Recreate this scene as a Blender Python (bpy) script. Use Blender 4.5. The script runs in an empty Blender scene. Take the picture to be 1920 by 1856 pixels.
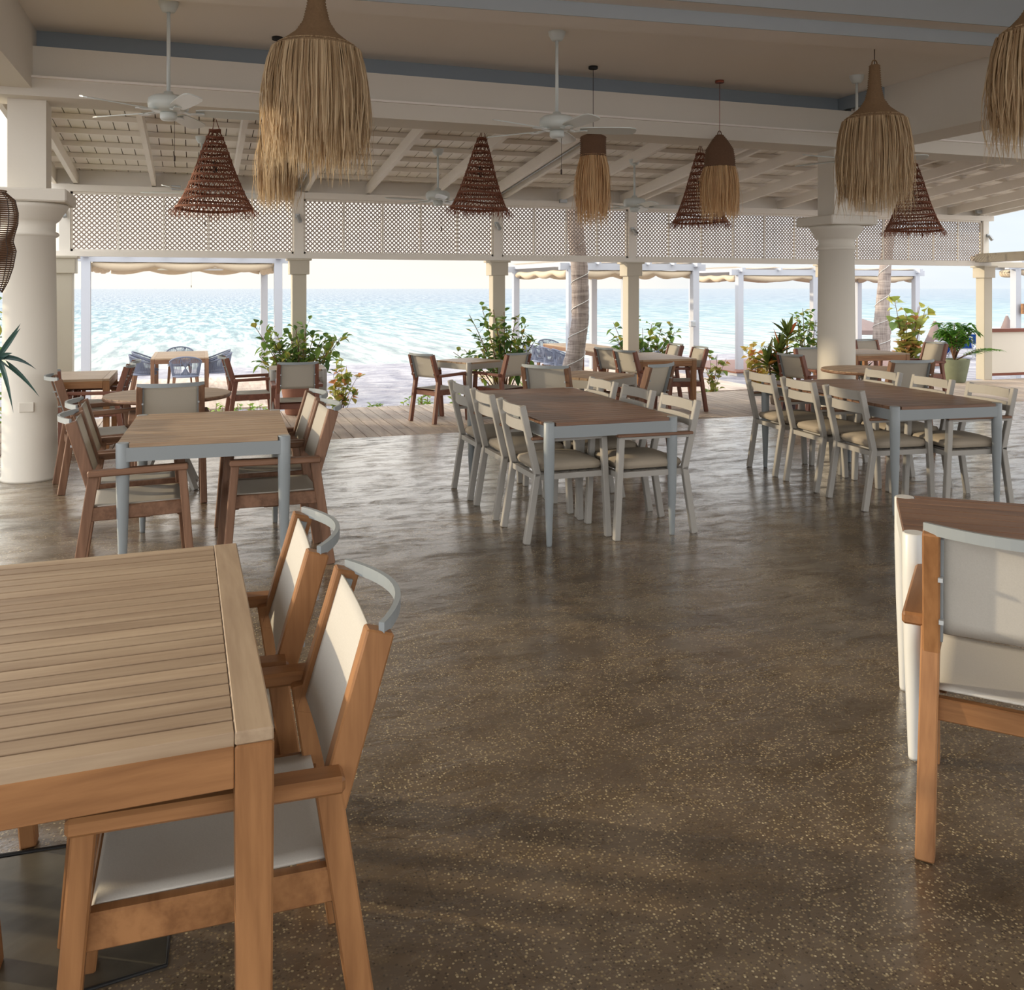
import bpy, bmesh, math, random
from mathutils import Vector, Matrix
random.seed(7)
C = bpy.context.scene.collection
R = math.radians
PI = math.pi
# ---------------------------------------------------------------- camera frame
F, HC, YH = 1680.0, 1.56, 541.0
YAW = math.atan(590/1680)
SN, CS = math.sin(YAW), math.cos(YAW)
def P(px, py, z):                       # photo pixel + height -> point
    Z = F*(z-HC)/(YH-py); d = (px-960)/F
    return Vector((Z*(SN+d*CS), Z*(CS-d*SN), z))
def Q(px, py, Y):                       # photo pixel + depth plane -> point
    d = (px-960)/F; Z = Y/(CS-d*SN)
    return Vector((Z*(SN+d*CS), Y, HC+(YH-py)*Z/F))
cd = bpy.data.cameras.new('camera'); cam = bpy.data.objects.new('camera', cd); C.objects.link(cam)
bpy.context.scene.camera = cam
cam.location = (0, 0, HC); cam.rotation_euler = (PI/2, 0, -YAW)
cd.sensor_fit = 'HORIZONTAL'; cd.sensor_width = 36; cd.lens = 36*F/1920
cd.shift_y = -(928-YH)/1920.0
cd.clip_end = 20000; cd.clip_start = .05
sc = bpy.context.scene
sc.view_settings.view_transform = 'Standard'; sc.view_settings.look = 'None'
sc.view_settings.gamma = 1; sc.view_settings.use_curve_mapping = False
sc.view_settings.exposure = 0.0
# ---------------------------------------------------------------- materials
def lin(c):
    return tuple(((v/255)/12.92 if v/255 <= .04045 else ((v/255+.055)/1.055)**2.4) for v in c)
class NT:
    def __init__(s, name):
        s.m = bpy.data.materials.new(name); s.m.use_nodes = True
        s.t = s.m.node_tree; s.t.nodes.clear()
        s.out = s.n('ShaderNodeOutputMaterial')
    def n(s, typ, **kw):
        nd = s.t.nodes.new(typ)
        for k, v in kw.items():
            if k.startswith('i_'):
                key = k[2:]; key = int(key) if key.isdigit() else key.replace('_', ' ')
                nd.inputs[key].default_value = v
            else: setattr(nd, k, v)
        return nd
    def l(s, a, b): s.t.links.new(a, b)
    def coord(s, scale=(1,1,1), kind='Object', rot=(0,0,0)):
        tc = s.n('ShaderNodeTexCoord'); mp = s.n('ShaderNodeMapping')
        mp.inputs['Scale'].default_value = scale; mp.inputs['Rotation'].default_value = rot
        s.l(tc.outputs[kind], mp.inputs['Vector']); return mp.outputs[0]
    def noise(s, vec, scale, detail=4, rough=.55, dist=0):
        n = s.n('ShaderNodeTexNoise'); n.inputs['Scale'].default_value = scale
        n.inputs['Detail'].default_value = detail; n.inputs['Roughness'].default_value = rough
        n.inputs['Distortion'].default_value = dist; s.l(vec, n.inputs['Vector']); return n.outputs[0]
    def ramp(s, fac, stops):
        r = s.n('ShaderNodeValToRGB'); e = r.color_ramp.elements
        while len(e) < len(stops): e.new(.5)
        for i, (p, c) in enumerate(stops):
            e[i].position = p; e[i].color = (*c, 1) if len(c) == 3 else c
        s.l(fac, r.inputs[0]); return r.outputs[0]
    def mix(s, fac, a, b, mode='MIX'):
        m = s.n('ShaderNodeMix', data_type='RGBA', blend_type=mode)
        if isinstance(fac, (int, float)): m.inputs[0].default_value = fac
        else: s.l(fac, m.inputs[0])
        for i, v in ((6, a), (7, b)):
            if isinstance(v, tuple): m.inputs[i].default_value = (*v, 1)
            else: s.l(v, m.inputs[i])
        return m.outputs[2]
    def math(s, op, a, b=None, clamp=False):
        m = s.n('ShaderNodeMath', operation=op, use_clamp=clamp)
        for i, v in enumerate((a, b)):
            if v is None: continue
            if isinstance(v, (int, float)): m.inputs[i].default_value = v
            else: s.l(v, m.inputs[i])
        return m.outputs[0]
    def bsdf(s, color, rough=.6, spec=.4, metal=0, bump=None, bs=.2, bd=.01, link=True):
        b = s.n('ShaderNodeBsdfPrincipled')
        if isinstance(color, tuple): b.inputs['Base Color'].default_value = (*color, 1)
        else: s.l(color, b.inputs['Base Color'])
        if isinstance(rough, (int, float)): b.inputs['Roughness'].default_value = rough
        else: s.l(rough, b.inputs['Roughness'])
        b.inputs['Specular IOR Level'].default_value = spec; b.inputs['Metallic'].default_value = metal
        if bump is not None:
            bp = s.n('ShaderNodeBump'); bp.inputs['Strength'].default_value = bs; bp.inputs['Distance'].default_value = bd
            s.l(bump, bp.inputs['Height']); s.l(bp.outputs[0], b.inputs['Normal'])
        if link: s.l(b.outputs[0], s.out.inputs[0])
        return b
M = {}
def wood(name, c1, c2, axis, rough=.5, island=.25, spec=.35):
    t = NT(name); sc_ = [14, 14, 14]; sc_[axis] = 1.1
    v = t.coord(tuple(sc_))
    g = t.n('ShaderNodeNewGeometry')
    rnd = t.n('ShaderNodeVectorMath', operation='SCALE'); rnd.inputs[0].default_value = (37, 53, 71)
    t.l(g.outputs['Random Per Island'], rnd.inputs['Scale'])
    ad = t.n('ShaderNodeVectorMath', operation='ADD'); t.l(v, ad.inputs[0]); t.l(rnd.outputs[0], ad.inputs[1])
    n1 = t.noise(ad.outputs[0], 1.0, 6, .6, .6); n2 = t.noise(ad.outputs[0], 5.0, 3, .5)
    f = t.math('ADD', t.math('MULTIPLY', n1, .75), t.math('MULTIPLY', n2, .25))
    col = t.ramp(f, [(.34, c2), (.62, c1)])
    br = t.math('ADD', t.math('MULTIPLY', g.outputs['Random Per Island'], island), 1-island/2)
    cb = t.n('ShaderNodeCombineColor')
    for i in range(3): t.l(br, cb.inputs[i])
    col = t.mix(1.0, col, cb.outputs[0], 'MULTIPLY')
    t.bsdf(col, rough, spec, bump=f, bs=.15, bd=.003); M[name] = t.m
for ax, nm in enumerate('xyz'):
    wood('teak_top_'+nm, lin((168,146,120)), lin((138,115,92)), ax, .5, .12)
    wood('teak_'+nm, lin((158,113,73)), lin((120,81,49)), ax, .42, .10)
    wood('teak_brown_'+nm, lin((134,100,78)), lin((98,70,52)), ax, .5, .10)
    wood('teak_red_'+nm, lin((132,86,68)), lin((96,60,48)), ax, .5, .10)
    wood('teak_dark_'+nm, lin((136,104,82)), lin((100,72,56)), ax, .38, .16)
    wood('teak_pale_'+nm, lin((176,150,122)), lin((140,114,90)), ax, .45, .16)
def plain(name, c, rough=.6, spec=.3, metal=0, bump=0, var=0, scale=3):
    t = NT(name); v = t.coord()
    col = c
    n = None
    if var:
        n = t.noise(v, scale, 5); col = t.mix(n, tuple(x*(1-var) for x in c), tuple(min(1, x*(1+var*.6)) for x in c))
    b = t.noise(v, 60, 3) if bump else None
    t.bsdf(col, rough, spec, metal, b, bump, .004); M[name] = t.m
plain('plaster', lin((222,216,204)), .8, .2, bump=.15, var=.05, scale=1.5)
plain('ceiling', lin((246,240,232)), .85, .15, bump=.1, var=.04, scale=.7)
plain('grey_trim', lin((150,160,166)), .6, .3, var=.04)
plain('cool_trim', lin((176,184,188)), .6, .3, var=.04)
plain('white_wood', lin((240,234,224)), .6, .3, bump=.1, var=.05, scale=4)
plain('post_paint', lin((196,188,172)), .65, .25, bump=.1, var=.05, scale=3)
plain('lattice_paint', lin((176,162,154)), .6, .3)
plain('white_metal', lin((214,214,210)), .35, .45, var=.03)
plain('fan_white', lin((214,220,216)), .3, .5)
plain('grey_metal', lin((140,146,148)), .38, .4, var=.03)
plain('taupe_metal', lin((160,156,149)), .42, .4, var=.03)
plain('chrome', (.6,.6,.62), .25, .5, 1)
plain('black', (.02,.02,.02), .5, .3)
plain('dark_cord', (.05,.035,.03), .6, .3)
plain('copper', lin((150,84,66)), .35, .4, .6)
plain('rope_wrap', lin((142,116,88)), .8, .1, bump=.4, var=.25, scale=60)
plain('rope_dark', lin((112,86,68)), .8, .1, bump=.4, var=.2, scale=60)
plain('rattan', lin((136,88,68)), .7, .2, var=.25, scale=30)
plain('cushion', lin((160,149,133)), .9, .1, bump=.25, var=.06, scale=8)
plain('rope_grey', lin((122,130,150)), .8, .15, var=.15, scale=20)
plain('pot_brown', lin((150,108,92)), .7, .2, bump=.3, var=.2, scale=6)
plain('pot_dark', lin((70,60,66)), .4, .4, var=.15, scale=6)
plain('pot_green', lin((128,134,110)), .75, .2, bump=.4, var=.22, scale=9)
plain('pot_taupe', lin((150,136,122)), .7, .2, var=.1)
plain('soil', lin((60,44,32)), .95, .05, bump=.8, var=.3, scale=30)
plain('stem', lin((120,92,72)), .8, .1, var=.2, scale=20)
plain('canvas', lin((200,184,160)), .85, .1, var=.06, scale=5)
plain('cabana_white', lin((182,186,194)), .6, .3, var=.03)
plain('blue_fabric', lin((34,74,150)), .8, .1)
plain('umbrella', lin((134,118,114)), .85, .1, var=.08, scale=8)
plain('brown_cap', lin((122,72,56)), .5, .3)
plain('steel', lin((176,180,182)), .4, .5, .5)
def bark():
    t = NT('palm_bark'); v = t.coord((1,1,14)); n = t.noise(v, 1.6, 5, .6, .8); v2 = t.coord((30,30,3)); n2 = t.noise(v2, 1, 4)
    f = t.math('ADD', t.math('MULTIPLY', n, .6), t.math('MULTIPLY', n2, .4))
    t.bsdf(t.ramp(f, [(.3, lin((104,92,88))), (.6, lin((172,161,154)))]), .9, .1, bump=f, bs=.7, bd=.03); M['palm_bark'] = t.m
bark()
def fabric(name, c, tr):
    t = NT(name); v = t.coord((1,1,1))
    w1 = t.n('ShaderNodeTexWave', wave_type='BANDS', bands_direction='X'); w1.inputs['Scale'].default_value = 130; t.l(v, w1.inputs[0])
    n = t.noise(v, 260, 2)
    col = t.mix(n, tuple(x*.86 for x in c), c)
    b = t.bsdf(col, .75, .25, bump=n, bs=.2, bd=.002, link=False)
    tl = t.n('ShaderNodeBsdfTranslucent'); t.l(col, tl.inputs[0])
    mx = t.n('ShaderNodeMixShader'); mx.inputs[0].default_value = tr
    t.l(b.outputs[0], mx.inputs[1]); t.l(tl.outputs[0], mx.inputs[2]); t.l(mx.outputs[0], t.out.inputs[0]); M[name] = t.m
fabric('sling', lin((200,193,180)), .3)
fabric('sling_white', lin((215,210,200)), .25)
fabric('canvas_thin', lin((214,200,180)), .4)
def leafmat(name, c1, c2, c3=None, tr=.3):
    t = NT(name); g = t.n('ShaderNodeNewGeometry')
    st = [(.0, c1), (.7, c2)] + ([(.95, c3)] if c3 else [])
    col = t.ramp(g.outputs['Random Per Island'], st)
    b = t.bsdf(col, .45, .4, link=False); tl = t.n('ShaderNodeBsdfTranslucent'); t.l(col, tl.inputs[0])
    mx = t.n('ShaderNodeMixShader'); mx.inputs[0].default_value = tr
    t.l(b.outputs[0], mx.inputs[1]); t.l(tl.outputs[0], mx.inputs[2]); t.l(mx.outputs[0], t.out.inputs[0]); M[name] = t.m
leafmat('leaf_green', lin((62,96,48)), lin((128,158,72)), lin((170,160,70)))
leafmat('leaf_grape', lin((112,142,66)), lin((190,182,96)), lin((206,140,100)))
leafmat('leaf_yellow', lin((176,178,84)), lin((222,190,96)), lin((214,140,90)))
leafmat('leaf_palm', lin((48,96,34)), lin((104,150,52)))
leafmat('leaf_dark', lin((28,50,48)), lin((54,82,74)), tr=.12)
leafmat('leaf_cordyline', lin((52,70,36)), lin((122,138,64)), lin((200,104,56)))
leafmat('leaf_ground', lin((110,150,50)), lin((170,196,86)))
def raffia(name, c1, c2):
    t = NT(name); g = t.n('ShaderNodeNewGeometry')
    col = t.ramp(g.outputs['Random Per Island'], [(0, c1), (1, c2)])
    b = t.bsdf(col, .6, .25, link=False); tl = t.n('ShaderNodeBsdfTranslucent'); t.l(col, tl.inputs[0])
    mx = t.n('ShaderNodeMixShader'); mx.inputs[0].default_value = .35
    t.l(b.outputs[0], mx.inputs[1]); t.l(tl.outputs[0], mx.inputs[2]); t.l(mx.outputs[0], t.out.inputs[0]); M[name] = t.m
raffia('raffia', lin((178,150,116)), lin((236,214,176)))
raffia('raffia_orange', lin((200,160,116)), lin((240,210,164)))
raffia('raffia_brown', lin((112,62,44)), lin((150,92,66)))
def floor_mat():
    t = NT('terrazzo'); v = t.coord()
    big = t.noise(v, .55, 5, .6, .5); mid = t.noise(v, 3.2, 5, .6)
    base = t.ramp(t.math('ADD', t.math('MULTIPLY', big, .6), t.math('MULTIPLY', mid, .4)),
                  [(.36, lin((80,67,52))), (.5, lin((104,89,71))), (.64, lin((134,118,97)))])
    vo = t.n('ShaderNodeTexVoronoi'); vo.inputs['Scale'].default_value = 120; t.l(v, vo.inputs['Vector'])
    sp = t.n('ShaderNodeSeparateColor'); t.l(vo.outputs['Color'], sp.inputs[0])
    inside = t.math('LESS_THAN', vo.outputs['Distance'], .40)
    stone = t.math('MULTIPLY', t.math('GREATER_THAN', sp.outputs[0], .5), inside)
    stonecol = t.ramp(sp.outputs[1], [(0, lin((138,120,88))), (.7, lin((170,152,116))), (1, lin((206,190,152)))])
    cover = t.ramp(mid, [(.38, (.15,.15,.15)), (.5, (1,1,1))])
    col = t.mix(t.math('MULTIPLY', stone, cover), base, stonecol)
    dark = t.math('MULTIPLY', t.math('LESS_THAN', sp.outputs[0], .18), inside)
    col = t.mix(t.math('MULTIPLY', dark, .55), col, lin((48,38,30)))
    # hairline cracks
    vc = t.coord((.55,.55,.55)); wv = t.n('ShaderNodeTexNoise'); wv.inputs['Scale'].default_value = 2.5; t.l(vc, wv.inputs[0])
    ad = t.n('ShaderNodeVectorMath', operation='ADD'); t.l(vc, ad.inputs[0]); t.l(wv.outputs['Color'], ad.inputs[1])
    v2 = t.n('ShaderNodeTexVoronoi', feature='DISTANCE_TO_EDGE'); v2.inputs['Scale'].default_value = 1.0; t.l(ad.outputs[0], v2.inputs['Vector'])
    crack = t.math('LESS_THAN', v2.outputs['Distance'], .0022)
    col = t.mix(t.math('MULTIPLY', crack, .3), col, lin((46,38,32)))
    vs = t.coord((1.5, 3.4, 1)); streak = t.noise(vs, 1.6, 7, .68, .8)
    rough = t.ramp(t.math('ADD', t.math('MULTIPLY', streak, .6), t.math('MULTIPLY', mid, .4)), [(.36, (.12,)*3), (.5, (.24,)*3), (.62, (.55,)*3)])
    vf = t.coord((7, 10, 1)); fine = t.noise(vf, 1.5, 6, .7, .5)
    hb = t.math('ADD', t.math('MULTIPLY', streak, 1.0), t.math('MULTIPLY', fine, .4))
    b = t.bsdf(col, rough, .8, bump=hb, bs=.32, bd=.016)
    vk = t.coord((1.6, 4.2, 1)); pk = t.noise(vk, 1.9, 8, .75, .6); cw_ = t.ramp(pk, [(.42, (.1,)*3), (.54, (1,)*3)]); t.l(cw_, b.inputs['Coat Weight']); b.inputs['Coat Roughness'].default_value = .2; b.inputs['Coat IOR'].default_value = 1.75
    M['terrazzo'] = t.m
floor_mat()
def slab_mat():
    t = NT('smooth_concrete'); v = t.coord(); n = t.noise(v, 2.2, 6, .6, .6)
    t.bsdf(t.ramp(n, [(.35, lin((64,62,54))), (.65, lin((104,98,84)))]), .28, .5, bump=n, bs=.2, bd=.01); M['smooth_concrete'] = t.m
slab_mat()
def deck_mat():
    t = NT('deck_boards'); g = t.n('ShaderNodeNewGeometry'); v = t.coord((9, .8, 9))
    n = t.noise(v, 1.5, 6, .6, .5); v3 = t.coord(); n3 = t.noise(v3, 1.2, 4)
    col = t.ramp(t.math('ADD', t.math('MULTIPLY', n, .6), t.math('MULTIPLY', n3, .4)), [(.33, lin((158,138,124))), (.62, lin((208,191,174)))])
    br = t.math('ADD', t.math('MULTIPLY', g.outputs['Random Per Island'], .2), .88)
    cb = t.n('ShaderNodeCombineColor')
    for i in range(3): t.l(br, cb.inputs[i])
    t.bsdf(t.mix(1.0, col, cb.outputs[0], 'MULTIPLY'), .7, .25, bump=n, bs=.2, bd=.006); M['deck_boards'] = t.m
deck_mat()
def sand_mat():
    t = NT('sand'); v = t.coord(); n = t.noise(v, 1.8, 6, .62, .4); n2 = t.noise(v, 30, 3)
    t.bsdf(t.ramp(n, [(.35, lin((134,132,140))), (.62, lin((170,167,170)))]), .95, .05, bump=n, bs=1.0, bd=.22); M['sand'] = t.m
sand_mat()
def sea_mat():
    t = NT('sea'); tc = t.n('ShaderNodeTexCoord'); sp = t.n('ShaderNodeSeparateXYZ'); t.l(tc.outputs['Object'], sp.inputs[0])
    inv = t.math('DIVIDE', 30.0, t.math('MAXIMUM', sp.outputs[1], 1.0))     # 1 at the shore, 0 at the horizon
    vv = t.coord((.10, .35, 1)); n = t.noise(vv, .25, 5, .6)
    f = t.math('ADD', inv, t.math('MULTIPLY', t.math('SUBTRACT', n, .5), .35))
    col = t.ramp(f, [(.0, lin((94,108,124))), (.14, lin((78,102,124))), (.30, lin((80,118,130))), (.50, lin((106,136,140))), (.85, lin((140,150,146)))])
    rv = t.coord((1.8, .2, 1)); rn = t.n('ShaderNodeTexNoise'); rn.inputs['Scale'].default_value = 1.0; rn.inputs['Detail'].default_value = 10; rn.inputs['Roughness'].default_value = .74; rn.inputs['Distortion'].default_value = .3; t.l(rv, rn.inputs['Vector'])
    foam_glitter = t.ramp(rn.outputs[0], [(.46, (0,0,0)), (.62, (1,1,1))])  # whitecaps plus wave ripples and glitter, painted into the colour as pale streaks
    dk = t.ramp(rn.outputs[0], [(.36, (1,1,1)), (.50, (0,0,0))])
    col = t.mix(t.math('MULTIPLY', foam_glitter, .8), col, lin((184,186,180)))
    col = t.mix(t.math('MULTIPLY', dk, .6), col, lin((48,68,84)))
    bw = t.coord((.5, 1.6, 1)); bn = t.noise(bw, 1.2, 5, .65, .3)
    t.bsdf(col, .4, .18, bump=bn, bs=.6, bd=.25); M['sea'] = t.m
sea_mat()
# ---------------------------------------------------------------- mesh builder
class MB:
    def __init__(s): s.v = []; s.f = []; s.sm = []
    def add(s, vs, fs, smooth=False):
        o = len(s.v); s.v += [tuple(v) for v in vs]; s.f += [tuple(i+o for i in f) for f in fs]; s.sm += [smooth]*len(fs); return s
    def box(s, lo, hi, ch=0):
        x0, y0, z0 = lo; x1, y1, z1 = hi
        return s.bar(Vector(((x0+x1)/2, (y0+y1)/2, z0)), Vector(((x0+x1)/2, (y0+y1)/2, z1)), abs(x1-x0), abs(y1-y0), ref=Vector((1,0,0)), ch=ch)
    def bar(s, a, b, w, d, ref=None, ch=0, w2=None, d2=None):
        """prism from a to b; w along ref, d across"""
        a = Vector(a); b = Vector(b); t = (b-a).normalized()
        if ref is None: ref = Vector((1,0,0)) if abs(t.x) < .9 else Vector((0,0,1))
        ref = Vector(ref); u = (ref - t*ref.dot(t)).normalized(); v = t.cross(u)
        w2 = w if w2 is None else w2; d2 = d if d2 is None else d2
        c = ch
        if c <= 0:
            vs = []
            for p, ww, dd in ((a, w, d), (b, w2, d2)):
                for sx, sy in ((-1,-1),(1,-1),(1,1),(-1,1)): vs.append(p+u*sx*ww/2+v*sy*dd/2)
            return s.add(vs, [(3,2,1,0),(4,5,6,7),(0,1,5,4),(1,2,6,5),(2,3,7,6),(3,0,4,7)])
        L = (b-a).length; c = min(c, L/3)
        rings = []
        for p, ww, dd, ins in ((a, w, d, c), (a+t*c, w, d, 0), (b-t*c, w2, d2, 0), (b, w2, d2, c)):
            r = []
            for sx, sy in ((-1,-1),(1,-1),(1,1),(-1,1)):
                hw = ww/2-ins; hd = dd/2-ins
                k = c if ins == 0 else c*.3
                pts = [p+u*sx*(hw-k)+v*sy*hd, p+u*sx*hw+v*sy*(hd-k)]
                if sx*sy < 0: pts.reverse()
                if (sx, sy) in ((-1,-1),(1,1)): pts.reverse(); pts.reverse()
                r += pts
            # order around
            cen = p; r.sort(key=lambda q: math.atan2((q-cen).dot(v), (q-cen).dot(u)))
            rings.append(r)
        vs = [q for r in rings for q in r]; n = 8; fs = [tuple(range(n-1, -1, -1)), tuple(range(3*n, 4*n))]
        for k in range(3):
            for i in range(n): fs.append((k*n+i, k*n+(i+1) % n, (k+1)*n+(i+1) % n, (k+1)*n+i))
        return s.add(vs, fs)
    def path(s, pts, w, d, up=(0,0,1)):
        """flat strip of rectangular section along pts; w along up, d across"""
        pts = [Vector(p) for p in pts]; n = len(pts); vs = []
        for i, p in enumerate(pts):
            t = (pts[min(i+1, n-1)]-pts[max(i-1, 0)]).normalized(); u = Vector(up); u = (u-t*u.dot(t)).normalized(); v = t.cross(u)
            for a_, b_ in ((-1,-1),(1,-1),(1,1),(-1,1)): vs.append(p+u*a_*w/2+v*b_*d/2)
        fs = [(3,2,1,0), tuple(4*(n-1)+i for i in range(4))]
        for k in range(n-1):
            for i in range(4): fs.append((4*k+i, 4*k+(i+1) % 4, 4*k+4+(i+1) % 4, 4*k+4+i))
        return s.add(vs, fs, False)
    def tube(s, pts, r, n=8, closed=False, cap=True):
        pts = [Vector(p) for p in pts]; m = len(pts); vs = []
        rr = r if isinstance(r, (list, tuple)) else [r]*m; pu = None
        for i, p in enumerate(pts):
            if closed: t = (pts[(i+1) % m]-pts[i-1]).normalized()
            else: t = (pts[min(i+1, m-1)]-pts[max(i-1, 0)]).normalized()
            if pu is None:
                u = Vector((0,0,1)).cross(t)
                if u.length < .1: u = Vector((1,0,0))
            else: u = pu-t*pu.dot(t)
            u.normalize(); pu = u; w = t.cross(u)
            for k in range(n):
                a = 2*PI*k/n; vs.append(p+(u*math.cos(a)+w*math.sin(a))*rr[i])
        fs = []
        for i in range(m if closed else m-1):
            j = (i+1) % m
            for k in range(n): fs.append((i*n+k, i*n+(k+1) % n, j*n+(k+1) % n, j*n+k))
        s.add(vs, fs, True)
        if cap and not closed:
            o = len(s.v)-len(vs); s.f += [tuple(o+k for k in range(n-1, -1, -1)), tuple(o+(m-1)*n+k for k in range(n))]; s.sm += [False]*2
        return s
    def lathe(s, prof, c=(0,0,0), n=24, cap=True, sy=1):
        cx, cy, cz = c; vs = []; fs = []; m = len(prof)
        for r, z in prof:
            for k in range(n): a = 2*PI*k/n; vs.append((cx+r*math.cos(a), cy+r*math.sin(a)*sy, cz+z))
        for i in range(m-1):
            for k in range(n): fs.append((i*n+k, i*n+(k+1) % n, (i+1)*n+(k+1) % n, (i+1)*n+k))
        s.add(vs, fs, True)
        if cap:
            o = len(s.v)-len(vs); s.f += [tuple(o+k for k in range(n-1, -1, -1)), tuple(o+(m-1)*n+k for k in range(n))]; s.sm += [False]*2
        return s
    def grid(s, fn, nu, nv, thick=0):
        vs = [fn(i/nu, j/nv) for j in range(nv+1) for i in range(nu+1)]
        fs = [(j*(nu+1)+i, j*(nu+1)+i+1, (j+1)*(nu+1)+i+1, (j+1)*(nu+1)+i) for j in range(nv) for i in range(nu)]
        return s.add(vs, fs, True)
    def build(s, name, mat, parent=None, smooth=None):
        me = bpy.data.meshes.new(name); me.from_pydata(s.v, [], s.f)
        me.polygons.foreach_set('use_smooth', s.sm if smooth is None else [smooth]*len(s.f)); me.update()
        me.materials.append(M[mat] if isinstance(mat, str) else mat)
        o = bpy.data.objects.new(name, me); C.objects.link(o)
        if parent: o.parent = parent
        return o
def fixn(o):
    bm = bmesh.new(); bm.from_mesh(o.data); bmesh.ops.recalc_face_normals(bm, faces=bm.faces); bm.to_mesh(o.data); bm.free(); return o
def tag(o, label=None, cat=None, group=None, kind=None):
    if label: o['label'] = label
    if cat: o['category'] = cat
    if group: o['group'] = group
    if kind: o['kind'] = kind
    return o
def thing(name, loc=(0,0,0), rz=0, label=None, cat=None, group=None):
    o = bpy.data.objects.new(name, None); C.objects.link(o); o.location = loc; o.rotation_euler = (0,0,rz); o.empty_display_size = .1
    return tag(o, label, cat, group)
def struct(name, mb, mat, label=None):
    o = mb.build(name, mat); o['kind'] = 'structure'
    if label: o['label'] = label
    return o
def kids(o): return [c for c in bpy.data.objects if c.parent == o]
KC = {}
def dup(root, loc, rz, label, group=None):
    r = root.copy(); C.objects.link(r); r.location = loc; r.rotation_euler = (0,0,rz); r['label'] = label
    if group: r['group'] = group
    def rec(src, dst):
        if src.name not in KC: KC[src.name] = kids(src)
        for ch in KC[src.name]:
            c = ch.copy(); C.objects.link(c); c.parent = dst; rec(ch, c)
    rec(root, r)
    return r
used = set()
def place(proto, loc, rz, label, group=None):
    if proto.name not in used:
        used.add(proto.name); 
        if proto.name not in KC: KC[proto.name] = kids(proto)
        proto.location = loc; proto.rotation_euler = (0,0,rz); proto['label'] = label
        if group: proto['group'] = group
        return proto
    return dup(proto, loc, rz, label, group)
# ================================================================ SETTING
DZ = -.15
YE = 9.36                                # front edge of the concrete floor
struct('floor', MB().box((-6, -5, -.3), (16, YE, 0)), 'terrazzo')
# smooth repaired slabs by the near left table, a few millimetres above, with dark joints
a0 = P(0,1607,0); a1 = P(160,1583,0); a2 = P(318,1745,0); a3 = P(312,1812,0)
mb = MB().add([(a0.x-.9, a0.y, .003), (a1.x, a1.y+.0, .003), (a2.x, a2.y, .003), (a3.x, a3.y, .003), (a3.x-.25, a3.y-.03, .003), (a3.x-.6, a3.y-.3, .003), (a0.x-.9, a3.y-.4, .003)], [(6,5,4,3,2,1,0)])
struct('floor_patch', mb, 'smooth_concrete')
mb = MB(); pj = [(a0.x-.9, a0.y, .003), (a0.x, a0.y, .003), (a1.x, a1.y, .003)]; mb.tube(pj, .006, 5)
mb.tube([(a2.x, a2.y, .003), (a3.x, a3.y, .003), (a3.x-.25, a3.y-.03, .003), (a3.x-.6, a3.y-.3, .003)], .005, 5)
struct('floor_joint', mb, 'black')
# deck of boards running towards the sea
mb = MB(); x = -7.0
while x < 17:
    y0 = YE; 
    while y0 < 12.9:
        y1 = min(12.9, y0+random.choice((1.4, 2.2, 3.0))); 
        if 12.9-y1 < .4: y1 = 12.9
        mb.box((x, y0+.003, DZ-.04), (x+.141, y1-.003, DZ)); y0 = y1
    x += .15
struct('floor_deck', mb, 'deck_boards')
struct('deck_frame', MB().box((-7, YE, -.6), (17, 12.88, DZ-.045)), 'stem')
# sand and sea
def sandz(x, y):
    if y < 13: z = -.45
    elif y < 19: z = -.45-.1*(y-13)/6
    elif y < 26: z = -.55-.15*(y-19)/7
    else: z = -.70-.42*(y-26)/6
    return z
xs = [-160,-90,-60,-40,-25]+[-14+i*.7 for i in range(72)]+[50,70,110,170,260]; ys = [-60,-20,5,11]+[12.5+i*.55 for i in range(42)]+[38]
vs = [(x, y, sandz(x, y)+(.035*math.sin(x*2.1+y*1.3)*math.sin(y*2.7-x*.7)+random.uniform(-.02,.02) if -14 < x < 36 and 13 < y < 30 else 0)) for y in ys for x in xs]
nx = len(xs); fs = [(j*nx+i, j*nx+i+1, (j+1)*nx+i+1, (j+1)*nx+i) for j in range(len(ys)-1) for i in range(nx-1)]
tag(MB().add(vs, fs, True).build('beach_sand', 'sand'), kind='structure')
ys = [28, 40, 60, 100, 200, 500, 1200, 4000, 15000]
mb = MB()
for a, b in zip(ys, ys[1:]): mb.add([(-b*2-200, a, -.93), (b*4+300, a, -.93), (b*4+300, b, -.93), (-b*2-200, b, -.93)], [(0,1,2,3)])
tag(mb.build('sea_water', 'sea'), kind='structure')
# ceiling
CZ = 3.67
l1a, l1b = P(636,22,CZ-.06), P(1920,111,CZ-.06)
dirv = (l1b-l1a); dirv.z = 0; dirv.normalize(); nrm = Vector((dirv.y, -dirv.x, 0))
if nrm.y > 0: nrm = -nrm
def yl(x): t = (x-l1a.x)/dirv.x; return l1a.y+dirv.y*t
def prism(poly, z0, z1):
    n = len(poly); vs = [(x, y, z0) for x, y in poly]+[(x, y, z1) for x, y in poly]
    return MB().add(vs, [tuple(range(n-1, -1, -1)), tuple(range(n, 2*n))]+[(k, (k+1) % n, n+(k+1) % n, n+k) for k in range(n)])
fixn(struct('ceiling', prism([(-1.25, yl(-1.25)), (12.2, yl(12.2)), (12.2, 8.35), (-1.25, 8.35)], CZ, CZ+.15), 'ceiling'))
struct('ceiling', MB().box((-3, -5, 4.4), (14, 8.35, 4.5)), 'ceiling')
struct('ceiling_beam', MB().box((6.78, -5, 3.10), (7.25, 8.0, 4.4)), 'plaster')
struct('ceiling_beam', MB().box((-1.75, -5, 3.15), (-1.24, 8.25, 4.4)), 'plaster')
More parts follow.
